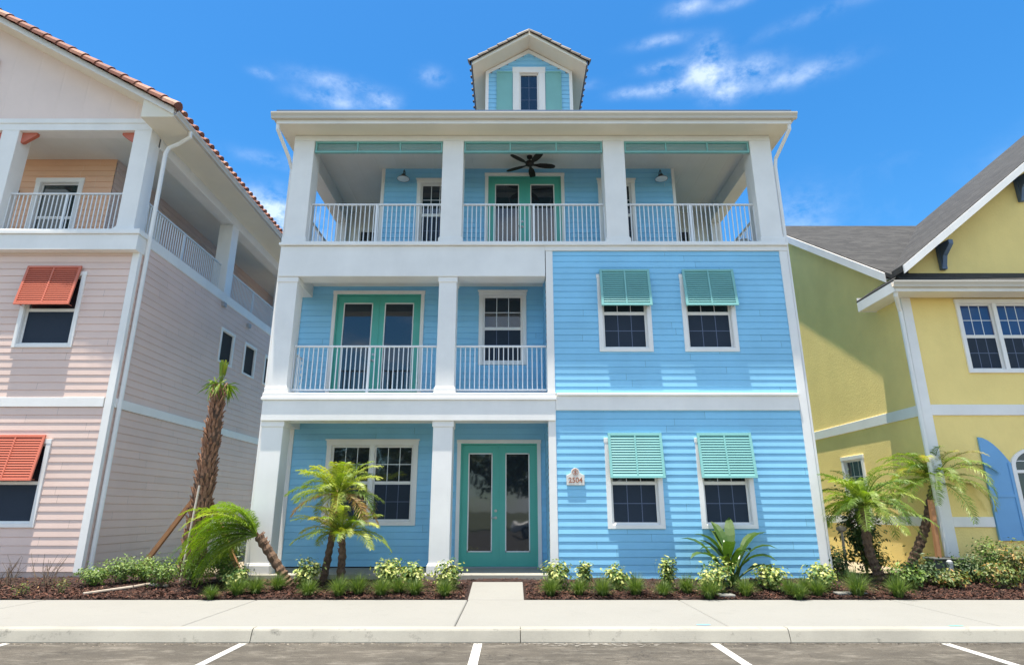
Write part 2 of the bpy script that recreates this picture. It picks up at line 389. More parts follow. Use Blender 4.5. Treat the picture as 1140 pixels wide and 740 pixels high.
# bark chips
b = MB()
for _ in range(42000):
    x = R.uniform(-14, 14); y = 10.41 + abs(R.gauss(0, .75))
    if y > 12.9 or (-.75 < x < .24 and y < 11.7): continue
    z = bedz(y) + .02 + noise.noise((x*1.3, y*1.3, 2)) * .025
    L = R.uniform(.010, .036); w = R.uniform(.004, .012); a = R.uniform(0, pi); t = R.uniform(-.5, .5)
    d = Vector((cos(a)*cos(t), sin(a)*cos(t), sin(t))) * L; e = Vector((-sin(a), cos(a), R.uniform(-.6, .6))) * w
    c = Vector((x, y, z + R.uniform(-.004, .014)))
    b.face([c-d-e, c+d-e, c+d*.8+e, c-d+e*.7], 0, R.random())
tag(b.build('mulch_chips', M['mulch'], recalc=False), 'reddish brown bark chips scattered over the planting bed', 'mulch', kind='stuff')
# chips spilled on the walk edge
# parking lines
for i, (x, w) in enumerate(((-8.72, .09), (-5.94, .09), (-3.16, .09), (-.40, .10), (2.38, .10), (5.09, .10), (7.86, .1), (10.6, .1))):
    b = MB(); b.box(x - w/2, x + w/2, 3.0, KY - .05, .0, .004)
    tag(b.build('parking_line', M['mark'], recalc=True), kind='structure')
b = MB(); rg = random.Random(44)
for k in range(2600):
    x = rg.uniform(-9, 9); y = KY - .01 - abs(rg.gauss(0, .07)) - .03*max(0, noise.noise((x*1.5, 0, 0))); q = rg.uniform(.003, .012); a = rg.uniform(0, pi)
    c = Vector((x, y, .003)); d = Vector((cos(a), sin(a), 0))*q; e = Vector((-sin(a), cos(a), .5))*q*.6
    b.face([c-d-e*.2, c+d-e*.2, c+d*.6+e, c-d*.7+e], 0, rg.random())
tag(b.build('gutter_grit', M['grit'], recalc=False), 'sand and grit gathered along the foot of the kerb', 'grit', kind='stuff')
# splash of plaster against the kerb, and the little paint marks
def blot(cx, cy, rx, ry, z, n=26, sd=0):
    b = MB(); rr = random.Random(sd); pts = []
    for k in range(n):
        a = 2*pi*k/n; q = .6 + .55*rr.random(); pts.append((cx + rx*q*cos(a), cy + ry*q*sin(a), z))
    b.face(pts); return b
b = MB()
rr = random.Random(3)
for k in range(110):
    x = .95 + rr.gauss(0, .42); y = KY - .02 - abs(rr.gauss(0, .10)); q = rr.uniform(.005, .030)
    b2 = blot(x, min(y, KY-.04), q*1.5, q*.8, .0042 + k*.00001, 9, k)
    b.v += b2.v; n0 = len(b.v) - len(b2.v); b.f.append(tuple(range(n0, n0 + 9))); b.m.append(0); b.r.append(.5)
tag(b.build('plaster_spill', M['splash'], recalc=False), 'pale plaster splatter on the asphalt at the foot of the kerb', 'stain', kind='stuff')
o = blot(2.38, KY+.28, .10, .035, .1525, 14, 4).build('paint_mark', M['bluemark'], recalc=False); tag(o, kind='structure')
o = blot(5.42, KY+.20, .11, .025, .1525, 14, 9).build('paint_mark', M['tealmark'], recalc=False); tag(o, kind='structure')

# ------------------------------------------------------------------ wall pieces
def lap_siding(b, s0, s1, z0, z1, pitch, holes=(), t=.014, n0=0.0):
    rows = int(math.ceil((z1 - z0) / pitch - 1e-6))
    for k in range(rows):
        za = z0 + k*pitch; zb = min(za + pitch, z1); top = za + pitch
        joints = []; x = s0 + R.uniform(.5, 3.6)
        while x < s1: joints.append(x); x += 3.66
        tone = [R.random() for _ in range(len(joints)+2)]
        zk = za + .84*pitch
        prof = lambda z: n0 + (t - (t*.62)*(z-za)/(.84*pitch) if z <= zk + 1e-6 else t*.38*(top-z)/(.16*pitch))
        zs = sorted(set([za, zb] + ([zk] if zk < zb else []) + [h for H in holes for h in (H[2], H[3]) if za < h < zb]))
        for i in range(len(zs)-1):
            a, c = zs[i], zs[i+1]; mid = (a+c)/2
            cuts = [(s0, s1)]
            for H in holes:
                if H[2] < mid < H[3]:
                    nc = []
                    for (p, q) in cuts:
                        if H[0] >= q or H[1] <= p: nc.append((p, q)); continue
                        if H[0] > p: nc.append((p, H[0]))
                        if H[1] < q: nc.append((H[1], q))
                    cuts = nc
            na = prof(a); ncx = prof(c)
            for (p, q) in cuts:
                js = [p] + [x for x in joints if p + .02 < x < q - .02] + [q]
                for m_ in range(len(js)-1):
                    p_, q_ = js[m_] + (.0015 if m_ else 0), js[m_+1] - (.0015 if m_ < len(js)-2 else 0); rv = tone[sum(x <= p_ + .01 for x in joints)]
                    b.face([(p_,na,a),(q_,na,a),(q_,ncx,c),(p_,ncx,c)], 0, rv)
                    if i == 0: b.face([(p_,n0-.004,za),(q_,n0-.004,za),(q_,na,za),(p_,na,za)], 0, rv)
def hole(w, tr=.09): return (w[0]+tr-.02, w[1]-tr+.02, w[2]+tr-.02, w[3]-tr+.02)

def window(root, F, s0, s1, z0, z1, units=1, tr=.09, grid=(3,2), cap=True, label=None, upglass='glass', lowgrid=True, screen=True, depth=.055, white='white', single=False):
    b = MB(F)
    n1 = .036
    b.box(s0, s0+tr, -.02, n1, z0, z1-tr); b.box(s1-tr, s1, -.02, n1, z0, z1-tr)
    b.box(s0-.01, s1+.01, -.02, n1+.004, z1-tr, z1)
    if cap: b.box(s0-.03, s1+.03, -.02, n1+.03, z1, z1+.03)
    b.box(s0+tr, s1-tr, -.02, n1, z0, z0+tr*.8)
    # jambs
    i0, i1, j0, j1 = s0+tr, s1-tr, z0+tr*.8, z1-tr
    b.box(i0, i0+.012, -depth-.02, .02, j0, j1); b.box(i1-.012, i1, -depth-.02, .02, j0, j1)
    b.box(i0+.012, i1-.012, -depth-.02, .02, j1-.012, j1); b.box(i0+.012, i1-.012, -depth-.02, .02, j0, j0+.012)
    W = (i1 - i0) / units
    for u in range(1, units): b.box(i0+W*u-.045, i0+W*u+.045, -depth, n1-.01, j0, j1)
    wn = b.build('window', M[white], root, bevel=.003)
    if label: wn['label'] = label
    sb = MB(F); gb = MB(F); mb_ = MB(F); sc = MB(F); lm = MB(F)
    for u in range(units):
        a = i0 + W*u + (.045 if u else .012); c = i0 + W*(u+1) - (.045 if u < units-1 else .012)
        zl, zh = j0+.012, j1-.012; zm = (zl+zh)/2
        f = .032
        if single: zm = zl
        for (q0, q1, up) in (((zm, zh, True),) if single else ((zl, zm, False), (zm, zh, True))):
            nn = -depth + (.022 if up else .008)
            sb.box(a, a+f, -depth, nn, q0, q1); sb.box(c-f, c, -depth, nn, q0, q1)
            sb.box(a+f, c-f, -depth, nn, q1-f, q1); sb.box(a+f, c-f, -depth, nn, q0, q0+f)
            tgt = mb_ if up else lm
            gx, gz = grid
            if up or lowgrid:
                for k in range(1, gx):
                    xx = a+f+(c-a-2*f)*k/gx; tgt.box(xx-.007, xx+.007, -depth-.004, -depth+.002, q0+f, q1-f)
                for k in range(1, gz):
                    zz = q0+f+(q1-q0-2*f)*k/gz; tgt.box(a+f, c-f, -depth-.0035, -depth+.0025, zz-.007, zz+.007)
            if up or not screen: gb.face([(a,-depth,q0),(c,-depth,q0),(c,-depth,q1),(a,-depth,q1)])
            else: sc.face([(a,-depth,q0),(c,-depth,q0),(c,-depth,q1),(a,-depth,q1)])
    sb.build('sash', M[white], wn); gb.build('pane', M[upglass], wn, recalc=False)
    if mb_.f: mb_.build('grille', M['rail'] if screen else M['muntin'], wn)
    if lm.f: lm.build('screened_grille', M['muntin'], wn)
    if sc.f: sc.build('insect_screen', M['screen'], wn, recalc=False)
    return wn

def shutter(root, F, s0, s1, zt, zb, mat, n0=.05, p=.12, div=2, label=None, pitch=.05):
    H = sqrt((zt-zb)**2 + p*p); th = atan2(p, zt-zb)
    T = lambda s, t, w: F(s, n0 + t*sin(th) + w*cos(th), zt - t*cos(th) + w*sin(th))
    b = MB(T); fr = .052; d = .016
    b.box(s0, s0+fr, 0, H, -d, d); b.box(s1-fr, s1, 0, H, -d, d)
    b.box(s0+fr, s1-fr, 0, fr, -d, d); b.box(s0+fr, s1-fr, H-fr, H, -d, d)
    for k in range(1, div):
        c = s0 + (s1-s0)*k/div; b.box(c-.017, c+.017, fr, H-fr, -d, d)
    o = b.build('shutter', M[mat], root, bevel=.003)
    if label: o['label'] = label
    l = MB(T)
    for k in range(div):
        a = s0 + (s1-s0)*k/div + (.017 if k else fr); c = s0 + (s1-s0)*(k+1)/div - (.017 if k < div-1 else fr)
        t = fr + .01
        while t < H - fr - .01:
            l.face([(a, t, -.012), (c, t, -.012), (c, t+pitch*1.05, .012), (a, t+pitch*1.05, .012)])
            l.face([(a, t+pitch*1.05, .012), (c, t+pitch*1.05, .012), (c, t+pitch*1.05, .005), (a, t+pitch*1.05, .005)])
            t += pitch
    l.box(s0+fr, s1-fr, fr-.003, H-fr+.003, -.015, -.0125)  # backing sheet added behind the slats to keep sunlight from passing through
    l.build('louvre', M[mat], o, recalc=False)
    # hinge brackets and stay arms
    h = MB(F)
    for s in (s0+.05, s1-.07):
        h.box(s, s+.02, 0, n0+.01, zt-.03, zt-.005)
        h.box(s, s+.012, .03, n0+p-.005, zb+.02, zb+.032)
    h.build('stay_arm', M[mat], o)
    return o

def french_door(root, F, s0, s1, z0, z1, tr=.08, label=None, knob=True):
    b = MB(F)
    b.box(s0, s0+tr, -.05, .035, z0, z1-tr); b.box(s1-tr, s1, -.05, .035, z0, z1-tr); b.box(s0-.01, s1+.01, -.05, .04, z1-tr, z1)
    o = b.build('door_frame', M['white'], root, bevel=.003)
    if label: o['label'] = label
    j = MB(F); q = .03
    a0, a1, zt = s0+tr, s1-tr, z1-tr
    j.box(a0, a0+q, -.09, -.0, z0, zt-q); j.box(a1-q, a1, -.09, 0, z0, zt-q); j.box(a0, a1, -.09, 0.001, zt-q, zt)
    j.build('jamb', M['tealdoor'], o)
    th = MB(F); th.box(a0, a1, -.09, .05, z0-.03, z0+.02); th.build('threshold', M['greypost'], o)
    m = (a0+a1)/2
    for i, (c0, c1) in enumerate(((a0+q, m-.003), (m+.003, a1-q))):
        d = MB(F); st = .135; tt = zt-q-.003; bb = z0+.022
        g0, g1, gz0, gz1 = c0+st, c1-st, bb+.28, tt-.17
        d.box(c0, g0, -.075, -.03, bb, tt); d.box(g1, c1, -.075, -.03, bb, tt)
        d.box(g0, g1, -.075, -.03, bb, gz0); d.box(g0, g1, -.075, -.03, gz1, tt)
        if i == 0: d.box(c1-.012, c1+.022, -.03, -.018, bb, tt)
        lf = d.build('door', M['tealdoor'], root, bevel=.002)
        bd = MB(F)
        for (x0, x1, y0, y1) in ((g0, g0+.022, gz0, gz1), (g1-.022, g1, gz0, gz1), (g0, g1, gz0-.001, gz0+.022), (g0, g1, gz1-.022, gz1+.001)):
            bd.box(x0, x1, -.05, -.022, y0, y1)
        bd.build('glazing_bead', M['white'], lf)
        g = MB(F); g.face([(g0,-.045,gz0),(g1,-.045,gz0),(g1,-.045,gz1),(g0,-.045,gz1)]); g.build('glass', M['glass'], lf, recalc=False)
        if knob and i == 0:
            k = MB(F); c = c1-.06
            for zz, kk in ((z0+.98, k), (z0+1.12, MB(F))):
                kk.tube([(c, -.03, zz), (c, -.018, zz)], .03, 12); kk.tube([(c, -.02, zz), (c, .02, zz)], .012, 8)
                if kk is not k: kk.build('deadbolt', M['steel'], lf)
            k.tube([(c, .018, z0+.98), (c-.10, .022, z0+.98)], .011, 8)
            k.build('handle', M['steel'], lf)
    return o

def railing(root, F, s0, s1, zf, zt, n=-.06, posts=(), label=None, sp=.098):
    b = MB(F); w = .009
    k = int(round((s1-s0)/sp))
    for i in range(k+1):
        s = s0 + (s1-s0)*i/k
        b.box(s-w, s+w, n-w, n+w, zf+.08, zt-.03)
    b.box(s0, s1, n-.018, n+.018, zf+.05, zf+.085)
    o = b.build('railing', M['rail'], root)
    if label: o['label'] = label
    h = MB(F); h.box(s0, s1, n-.03, n+.03, zt-.035, zt); h.build('handrail', M['rail'], o, bevel=.006)
    for p in posts:
        h = MB(F); h.box(p-.022, p+.022, n-.022, n+.022, zf+.0, zt-.0352); h.build('post', M['rail'], o)
    return o

def column(root, x0, x1, y0, y1, z0, z1, base=.16, cap=.12, label=None):
    b = MB(); b.box(x0, x1, y0, y1, z0, z1)
    o = b.build('column', M['white'], root, bevel=.008)
    if base:
        b = MB(); b.box(x0-.03, x1+.03, y0-.03, y1+.03, z0+.002, z0+base); b.box(x0-.015, x1+.015, y0-.015, y1+.015, z0+base, z0+base+.03); b.build('plinth', M['white'], o, bevel=.006)
    if cap:
        b = MB(); b.box(x0-.018, x1+.018, y0-.018, y1+.018, z1-cap, z1-.002); b.build('capital', M['white'], o, bevel=.006)
    return o
def part(name, mat, root, boxes, bevel=0, F=None, label=None):
    b = MB(F)
    for q in boxes: b.box(*q)
    o = b.build(name, M[mat] if isinstance(mat, str) else mat, root, bevel=bevel)
    if label: o['label'] = label
    return o
def siding_part(root, F, s0, s1, z0, z1, pitch, mat, holes=(), name='siding', label=None):
    b = MB(F); lap_siding(b, s0, s1, z0, z1, pitch, holes); o = b.build(name, M[mat], root, recalc=False)
    if label: o['label'] = label
    return o
def pipe(root, pts, r=.04, mat='white', name='downspout'):
    b = MB(); b.tube(pts, r, 8); return b.build(name, M[mat], root, smooth=False)

def tiles(b, E, a, u, ncol, ncrs, sp=.26, L=.38, rad=.095, edge_only=False, cap=True):
    """barrel tiles: E eave corner, a along the eave, u up the slope"""
    a = Vector(a).normalized(); u = Vector(u).normalized(); n = a.cross(u)
    if n.z < 0: n = -n
    seg = 5
    for i in range(ncol):
        for k in range(ncrs):
            c0 = Vector(E) + a*(sp*(i+.5)) + u*(L*k - .03); c1 = c0 + u*(L+.05)
            r0 = rad; r1 = rad*.80; up0 = n*.030; up1 = n*.0; rv = R.random()
            A = [c0 + up0 + a*r0*cos(pi*j/seg) + n*r0*.85*sin(pi*j/seg) for j in range(seg+1)]
            B = [c1 + up1 + a*r1*cos(pi*j/seg) + n*r1*.85*sin(pi*j/seg) for j in range(seg+1)]
            for j in range(seg): b.face([A[j], A[j+1], B[j+1], B[j]], 0, rv)
            if cap: b.face(A, 0, rv*.4)

def rake_tiles(b, E, u, n, L, rad, seg=7):
    """overlapping barrel tiles laid along a gable edge, lapping down over the rake board"""
    a = Vector((0,1,0)); u = Vector(u).normalized(); nn = a.cross(u)
    if nn.z < 0: nn = -nn
    for k in range(n):
        c0 = E + u*(L*k - .04); c1 = c0 + u*(L+.07); rv = R.random()
        A = [c0 + nn*.02 + a*rad*cos(radians(-10)+pi*1.12*j/seg) + nn*rad*sin(radians(-10)+pi*1.12*j/seg) for j in range(seg+1)]
        B = [c1 + a*rad*.86*cos(radians(-10)+pi*1.12*j/seg) + nn*rad*.86*sin(radians(-10)+pi*1.12*j/seg) for j in range(seg+1)]
        for j in range(seg): b.face([A[j], A[j+1], B[j+1], B[j]], 0, rv)
        b.face(A, 0, .1)
def text_part(body, size, mat, parent, loc, rot, depth=.004, name='lettering'):
    cu = bpy.data.curves.new(name, 'FONT'); cu.body = body; cu.size = size; cu.extrude = depth; cu.align_x = 'CENTER'; cu.align_y = 'CENTER'; cu.offset = size*.02
    o = bpy.data.objects.new(name+'_tmp', cu); col.objects.link(o); o.rotation_euler = rot; o.location = loc
    bpy.context.view_layer.update()
    dg = bpy.context.evaluated_depsgraph_get(); me = bpy.data.meshes.new_from_object(o.evaluated_get(dg))
    mw = o.matrix_world.copy(); me.transform(mw); me.transform(Matrix.Translation(-root_loc(parent)))
    me.materials.clear(); me.materials.append(mat)
    n = bpy.data.objects.new(name, me); col.objects.link(n); n.parent = parent
    bpy.data.objects.remove(o); return n

# =================================================================== BLUE HOUSE
YF = 12.0; YW = 13.3
XL, XR = -4.92, 5.84
H = thing('blue_house', (.46, YF, .285), 'three storey sky blue house with white columns and balconies, in the middle', 'house')
F0 = Ffront(YF); F1 = Ffront(YW)
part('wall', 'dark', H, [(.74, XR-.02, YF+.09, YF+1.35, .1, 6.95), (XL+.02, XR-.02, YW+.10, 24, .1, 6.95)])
# storey 3 cores
part('room_wall', 'white', H, [(-3.14, 3.94, YW+.10, 15.7, 7.06, 9.58), (XL+.03, XR-.03, 15.7, 24, 7.06, 9.60)])
P = .135
# windows lists (trim extents)
wU = [(1.785, 2.885, 4.60, 6.28), (3.525, 4.635, 4.60, 6.28)]
wL = [(1.80, 2.885, 1.17, 2.86), (3.565, 4.625, 1.17, 2.86)]
siding_part(H, F0, .86, 5.71, 3.745, 6.81, P, 'blue', [hole(w) for w in wU])
siding_part(H, F0, .86, 5.70, .27, 3.40, P, 'blue', [hole(w) for w in wL])
window(H, F0, *wU[0], cap=False); window(H, F0, *wU[1], cap=False)
window(H, F0, *wL[0], cap=False); window(H, F0, *wL[1], cap=False)
shutter(H, F0, 1.84, 2.89, 6.38, 5.54, 'teal'); shutter(H, F0, 3.58, 4.66, 6.38, 5.54, 'teal')
shutter(H, F0, 1.865, 2.915, 2.95, 2.09, 'teal'); shutter(H, F0, 3.60, 4.66, 2.95, 2.09, 'teal')
# back walls of porches
w1 = (-3.99, -2.02, 1.20, 2.95)
siding_part(H, F1, -4.74, .74, .40, 3.5, P, 'blue', [hole(w1), (-1.13, .57, .2, 2.93)])
window(H, F1, *w1, units=2, tr=.10)
french_door(H, F1, -1.18, .62, .375, 2.97)
w2 = (-.76, .33, 4.63, 6.37)
siding_part(H, F1, -4.86, .74, 3.76, 6.52, P, 'blue', [hole(w2), (-4.09, -2.06, 3.7, 6.34)])
window(H, F1, *w2)
french_door(H, F1, -4.13, -2.02, 3.76, 6.39, label='double teal glazed door on the second storey balcony', knob=True)
w3 = (-2.32, -1.42, 7.45, 9.28); w3b = (2.10, 3.0, 7.45, 9.28)
siding_part(H, F1, -3.15, 3.95, 7.06, 9.60, P, 'blue', [hole(w3), hole(w3b), (-.6, 1.22, 7, 9.44)])
window(H, F1, *w3); window(H, F1, *w3b)
french_door(H, F1, -.66, 1.28, 7.06, 9.47)
# side walls of upper room and of the walkways' ends
siding_part(H, Fleft(-3.15), YW, 15.7, 7.06, 9.6, P, 'blue'); siding_part(H, Fright(3.95), YW, 15.7, 7.06, 9.6, P, 'blue')
FE = Ffront(15.69)
part('end_wall', 'ceil', H, [(XL+.05, -3.16, 15.60, 15.69, 7.06, 9.6)]); part('end_wall', 'ceil', H, [(3.96, XR-.05, 15.60, 15.69, 7.06, 9.6)])
for (a, c) in ((-4.35, -3.42), (4.15, 5.05)):
    window(H, Ffront(15.595), a, c, 7.1, 9.1, tr=.07, cap=False, depth=.0, label='dark glazed door at the end of the balcony walkway')
# porch inner side walls, house side walls
siding_part(H, Fleft(.722), 12.15, YW-.0, .40, 3.5, P, 'blue'); siding_part(H, Fleft(.722), 12.15, YW, 3.76, 6.5, P, 'blue')
siding_part(H, Fleft(XL), YW+.1, 24, .27, 7.0, P, 'blue'); siding_part(H, Fright(XR), YF+.14, 24, .27, 7.0, P, 'blue')
siding_part(H, Fleft(XL), 15.7, 24, 7.05, 9.6, P, 'blue'); siding_part(H, Fright(XR), 15.7, 24, 7.05, 9.6, P, 'blue')
# corner boards and bands
part('corner_board', 'white', H, [(5.70, XR+.02, YF-.03, YF+.14, .24, 7.02)], .004)
part('corner_board', 'white', H, [(.715, .862, YF-.03, YF+.14, 3.75, 6.82)], .004)
part('corner_board', 'white', H, [(.715, .862, YF-.028, YF+.14, .26, 3.22)], .004)
part('corner_board', 'white', H, [(-4.96, -4.73, YW-.03, YW+.12, .38, 3.48)], .004)
part('corner_board', 'white', H, [(-4.94, -4.85, YW-.03, YW+.12, 3.76, 6.5)], .004)
part('corner_board', 'white', H, [(-3.2, -3.12, YW-.03, YW+.1, 7.06, 9.59)], .004); part('corner_board', 'white', H, [(3.92, 3.99, YW-.03, YW+.1, 7.06, 9.59)], .004)
# band between 1 and 2
part('floor_band', 'white', H, [(XL-.02, .863, YF-.06, YF+.36, 3.195, 3.60), (XL-.05, .88, YF-.09, YF+.37, 3.60, 3.655), (XL-.035, .87, YF-.07, YF+.36, 3.655, 3.745),
     (.866, 5.69, YF-.045, YF+.05, 3.40, 3.69), (.883, 5.695, YF-.085, YF+.06, 3.69, 3.735)], .005)
part('floor_band', 'white', H, [(XL-.01, .70, YF-.04, YF+.36, 6.23, 6.92), (.70, XR+.03, YF-.042, YF+.36, 6.815, 6.925), (XL-.05, XR+.05, YF-.09, YF+.37, 6.925, 6.985), (XL-.02, XR+.02, YF-.05, YF+.36, 6.985, 7.03)], .005)
for bx_ in ((XL-.02, XL+.3, YF+.362, YW+.1, 3.195, 3.745), (XL-.02, XL+.3, YF+.362, YW+.1, 6.23, 7.03), (XL-.03, XL+.02, YW+.13, 24, 3.40, 3.7),
     (XR-.02, XR+.035, YF+.15, 24, 3.40, 3.7), (XL-.03, XL+.02, YW+.13, 24, 6.8, 7.05), (XR-.02, XR+.035, YF+.372, 24, 6.8, 7.05)):
    part('side_band', 'white', H, [bx_])
# ceilings / floors
part('porch_ceiling', 'ceilboard', H, [(XL+.31, .715, YF+.37, YW+.12, 3.46, 3.52)])
part('porch_ceiling', 'ceilboard', H, [(XL+.31, .715, YF+.37, YW+.12, 6.5, 6.56)])
part('balcony_floor', 'kerb', H, [(XL+.31, .715, YF+.37, YW+.2, 3.53, 3.755)])
part('balcony_floor', 'kerb', H, [(XL+.02, XR-.02, YF+.37, 15.75, 6.96, 7.055)])
part('porch_ceiling', 'ceilboard', H, [(XL+.32, XR-.32, YF+.34, 15.9, 9.60, 9.64)])
part('porch_slab', 'kerb', H, [(XL-.06, .72, YF-.06, YW+.2, .1, .375)], .012)
# beams at the top balcony
part('beam', 'white', H, [(XL, XR, YF, YF+.34, 9.53, 9.665)], .004)
part('beam', 'white', H, [(XL, XL+.32, YF+.342, 24, 9.22, 9.665)], .004)
part('beam', 'white', H, [(XR-.32, XR, YF+.342, 24, 9.22, 9.665)], .004)
part('corner_post', 'white', H, [(XL, XL+.3, 15.45, 15.75, 7.03, 9.22)], .006); part('corner_post', 'white', H, [(XR-.3, XR, 15.45, 15.75, 7.03, 9.22)], .006)
# columns
column(H, -4.92, -4.50, YF, YF+.40, .37, 3.20); column(H, -1.55, -1.165, YF, YF+.38, .37, 3.20)
column(H, -4.92, -4.52, YF, YF+.38, 3.75, 6.23, base=.10); column(H, -1.535, -1.165, YF, YF+.37, 3.75, 6.23, base=.10)
for (a, c) in ((-4.92, -4.46), (-1.56, -1.09), (2.05, 2.53), (5.37, 5.84)):
    column(H, a, c, YF, YF+.42, 7.03, 9.53, base=.09, cap=.0)
# railings
railing(H, F0, -4.50, -1.56, 3.78, 4.78, -.2, (-2.95,)); railing(H, F0, -1.16, .71, 3.78, 4.78, -.2)
railing(H, F0, -4.45, -1.57, 7.03, 8.04, -.2, (-3.0,)); railing(H, F0, -1.08, 2.04, 7.03, 8.04, -.2, (.48,)); railing(H, F0, 2.54, 5.36, 7.03, 8.04, -.2, (3.95,))
railing(H, Fleft(XL), YF+.43, 15.44, 7.03, 8.04, -.2, (13.9,)); railing(H, Fright(XR), YF+.43, 15.44, 7.03, 8.04, -.2, (13.9,))
railing(H, Fleft(XL), YF+.41, YW, 3.78, 4.78, -.2)
# teal valance louvres under the top beam
for (a, c) in ((-4.45, -1.57), (-1.08, 2.04), (2.54, 5.36)):
    b = MB(); y0 = YF+.03
    b.box(a, c, y0, y0+.05, 9.49, 9.53); b.box(a, c, y0-.01, y0+.05, 9.24, 9.285)
    for k in range(4):
        x = a + (c-a)*k/3; x = min(max(x, a+.02), c-.02); b.box(x-.018, x+.018, y0+.003, y0+.047, 9.285, 9.49)
    o = b.build('valance_shutter', M['teal'], H, bevel=.003)
    l = MB(); z = 9.285
    while z < 9.485:
        l.face([(a+.02, y0+.012, z), (c-.02, y0+.012, z), (c-.02, y0+.036, min(z+.036, 9.49)), (a+.02, y0+.036, min(z+.036, 9.49))]); z += .034
    l.build('louvre', M['teal'], o, recalc=False)
    s = MB()
    for k in (1, 2):
        x = a + (c-a)*k/3; s.tube([(x, y0+.05, 9.30), (x + (.12 if x > .5 else -.12), y0+.62, 9.6)], .012, 6)
    s.build('stay_rod', M['rail'], o)
# eave: soffit, fascia, gutter
EX0, EX1, EY0, EY1 = -5.16, 6.13, 11.56, 24.4
part('soffit', 'soffit', H, [(EX0, EX1, EY0, YF-.002, 9.667, 9.69), (EX0, XL-.002, YF-.002, EY1, 9.667, 9.69), (XR+.002, EX1, YF-.002, EY1, 9.667, 9.69)])
part('fascia', 'white', H, [(EX0-.02, EX1+.02, EY0-.02, EY0, 9.655, 9.88), (EX0-.02, EX0, EY0, EY1, 9.655, 9.88), (EX1, EX1+.02, EY0, EY1, 9.655, 9.88)], .003)
def gutter(root, p0, p1, out, h=.12, w=.11):
    """K-style gutter from p0 to p1 with its outer face towards out"""
    p0 = Vector(p0); p1 = Vector(p1); o = Vector(out)
    prof = [(0, 0), (w*.62, 0), (w*.70, h*.35), (w, h*.75), (w, h), (w*.93, h), (w*.93, h*.8), (w*.6, h*.12), (0.01, .01), (0, h*.9)]
    b = MB(); b.prism([p0 + o*q + Vector((0,0,z)) for q, z in prof], p1 - p0)
    return b.build('gutter', M['gutter'], root)
gutter(H, (EX0-.12, EY0-.021, 9.745), (EX1+.12, EY0-.021, 9.745), (0,-1,0), .135, .12)
gutter(H, (EX0-.021, EY0-.02, 9.745), (EX0-.021, EY1, 9.745), (-1,0,0), .135, .10); gutter(H, (EX1+.021, EY0-.02, 9.745), (EX1+.021, EY1, 9.745), (1,0,0), .135, .10)
# hipped roof
b = MB(); z0 = 9.90; cx = .47; rz = z0 + .42*5.85; x0, x1, y0, y1 = EX0-.03, EX1+.03, EY0-.03, EY1+.03
A, B, C_, D = (x0,y0,z0),(x1,y0,z0),(x1,y1,z0),(x0,y1,z0); E_, F_ = (cx,y0+5.85,rz),(cx,y1-5.85,rz)
for f in ((A,B,E_),(B,C_,F_,E_),(C_,D,F_),(D,A,E_,F_),(A,D,C_,B)): b.face(f)
roof = b.build('roof', M['tilegrey'], H)
b = MB(); b.prism([(x0, y0-.03, z0+.0), (x1, y0-.03, z0+.0), (x1, y0+.5, z0+.22), (x0, y0+.5, z0+.22)], (0, 0, .075)); b.build('eave_course', M['slateblue'], roof)
# downspouts
pipe(H, [(XR+.27, EY0+.02, 9.76), (XR+.27, EY0+.04, 9.55), (XR+.10, YF+.05, 9.10), (XR+.07, YF+.06, 8.9), (XR+.075, YF+.06, .35)], .042)
pipe(H, [(XL-.24, EY0+.02, 9.76), (XL-.24, EY0+.04, 9.55), (XL-.10, YF+.05, 9.10), (XL-.07, YF+.2, 8.9), (XL-.075, YF+.2, .35)], .042)
# dormer
DX = .462; DW = 1.17; DY = 14.0
Dw = .70
zsl = lambda dx: 13.76 - .63*abs(dx)
b = MB(); b.prism([(DX-DW+.02, DY+.08, 10.7), (DX+DW-.02, DY+.08, 10.7), (DX+DW-.02, DY+.08, zsl(DW)-.02), (DX, DY+.08, 13.72), (DX-DW+.02, DY+.08, zsl(DW)-.02)], (0, 3.2, 0))
dorm = b.build('dormer', M['blue'], H)
FD = Ffront(DY)
b = MB(FD)

z = 10.95
while z < 13.7:
    hw = min(DW, (13.74 - z - P) / .63)
    if hw > .05:
        for (p, q) in (((DX-hw, DX-.36), (DX+.36, DX+hw)) if z < 13.0 and hw > .37 else ((DX-hw, DX+hw),)):
            b.face([(p, .013, z), (q, .013, z), (q, 0, z+P), (p, 0, z+P)]); b.face([(p, 0, z), (q, 0, z), (q, .013, z), (p, .013, z)])
    z += P
b.build('siding', M['blue'], dorm, recalc=False)
b = MB(FD); b.box(DX-DW-.01, DX-DW+.075, -.05, .035, 10.8, zsl(DW)-.02); b.box(DX+DW-.075, DX+DW+.01, -.05, .035, 10.8, zsl(DW)-.02)
for sg in (-1, 1):
    b.prism([(DX+sg*(DW+.01), .03, zsl(DW)-.11), (DX+sg*(DW+.01), .03, zsl(DW)-.005), (DX, .03, 13.75), (DX, .03, 13.63)], (0, -.05, 0))
b.build('corner_trim', M['white'], dorm)
# dormer window
wn = window(H, FD, DX-.44, DX+.44, 11.2, 13.16, cap=False, tr=.175, grid=(2,4), screen=False, single=True, label='narrow white framed window in the dormer')
for sg in (-1, 1):
    a, c = sorted((DX+sg*.45, DX+sg*.88)); bb = MB(FD); bb.box(a, c, .014, .032, 11.4, 13.02)
    bb.box(a, a+.03, .03, .042, 11.4, 13.02); bb.box(c-.03, c, .03, .042, 11.4, 13.02); bb.box(a+.03, c-.03, .03, .0415, 12.97, 13.02)
    bb.build('dormer_shutter', M['teal'], H)
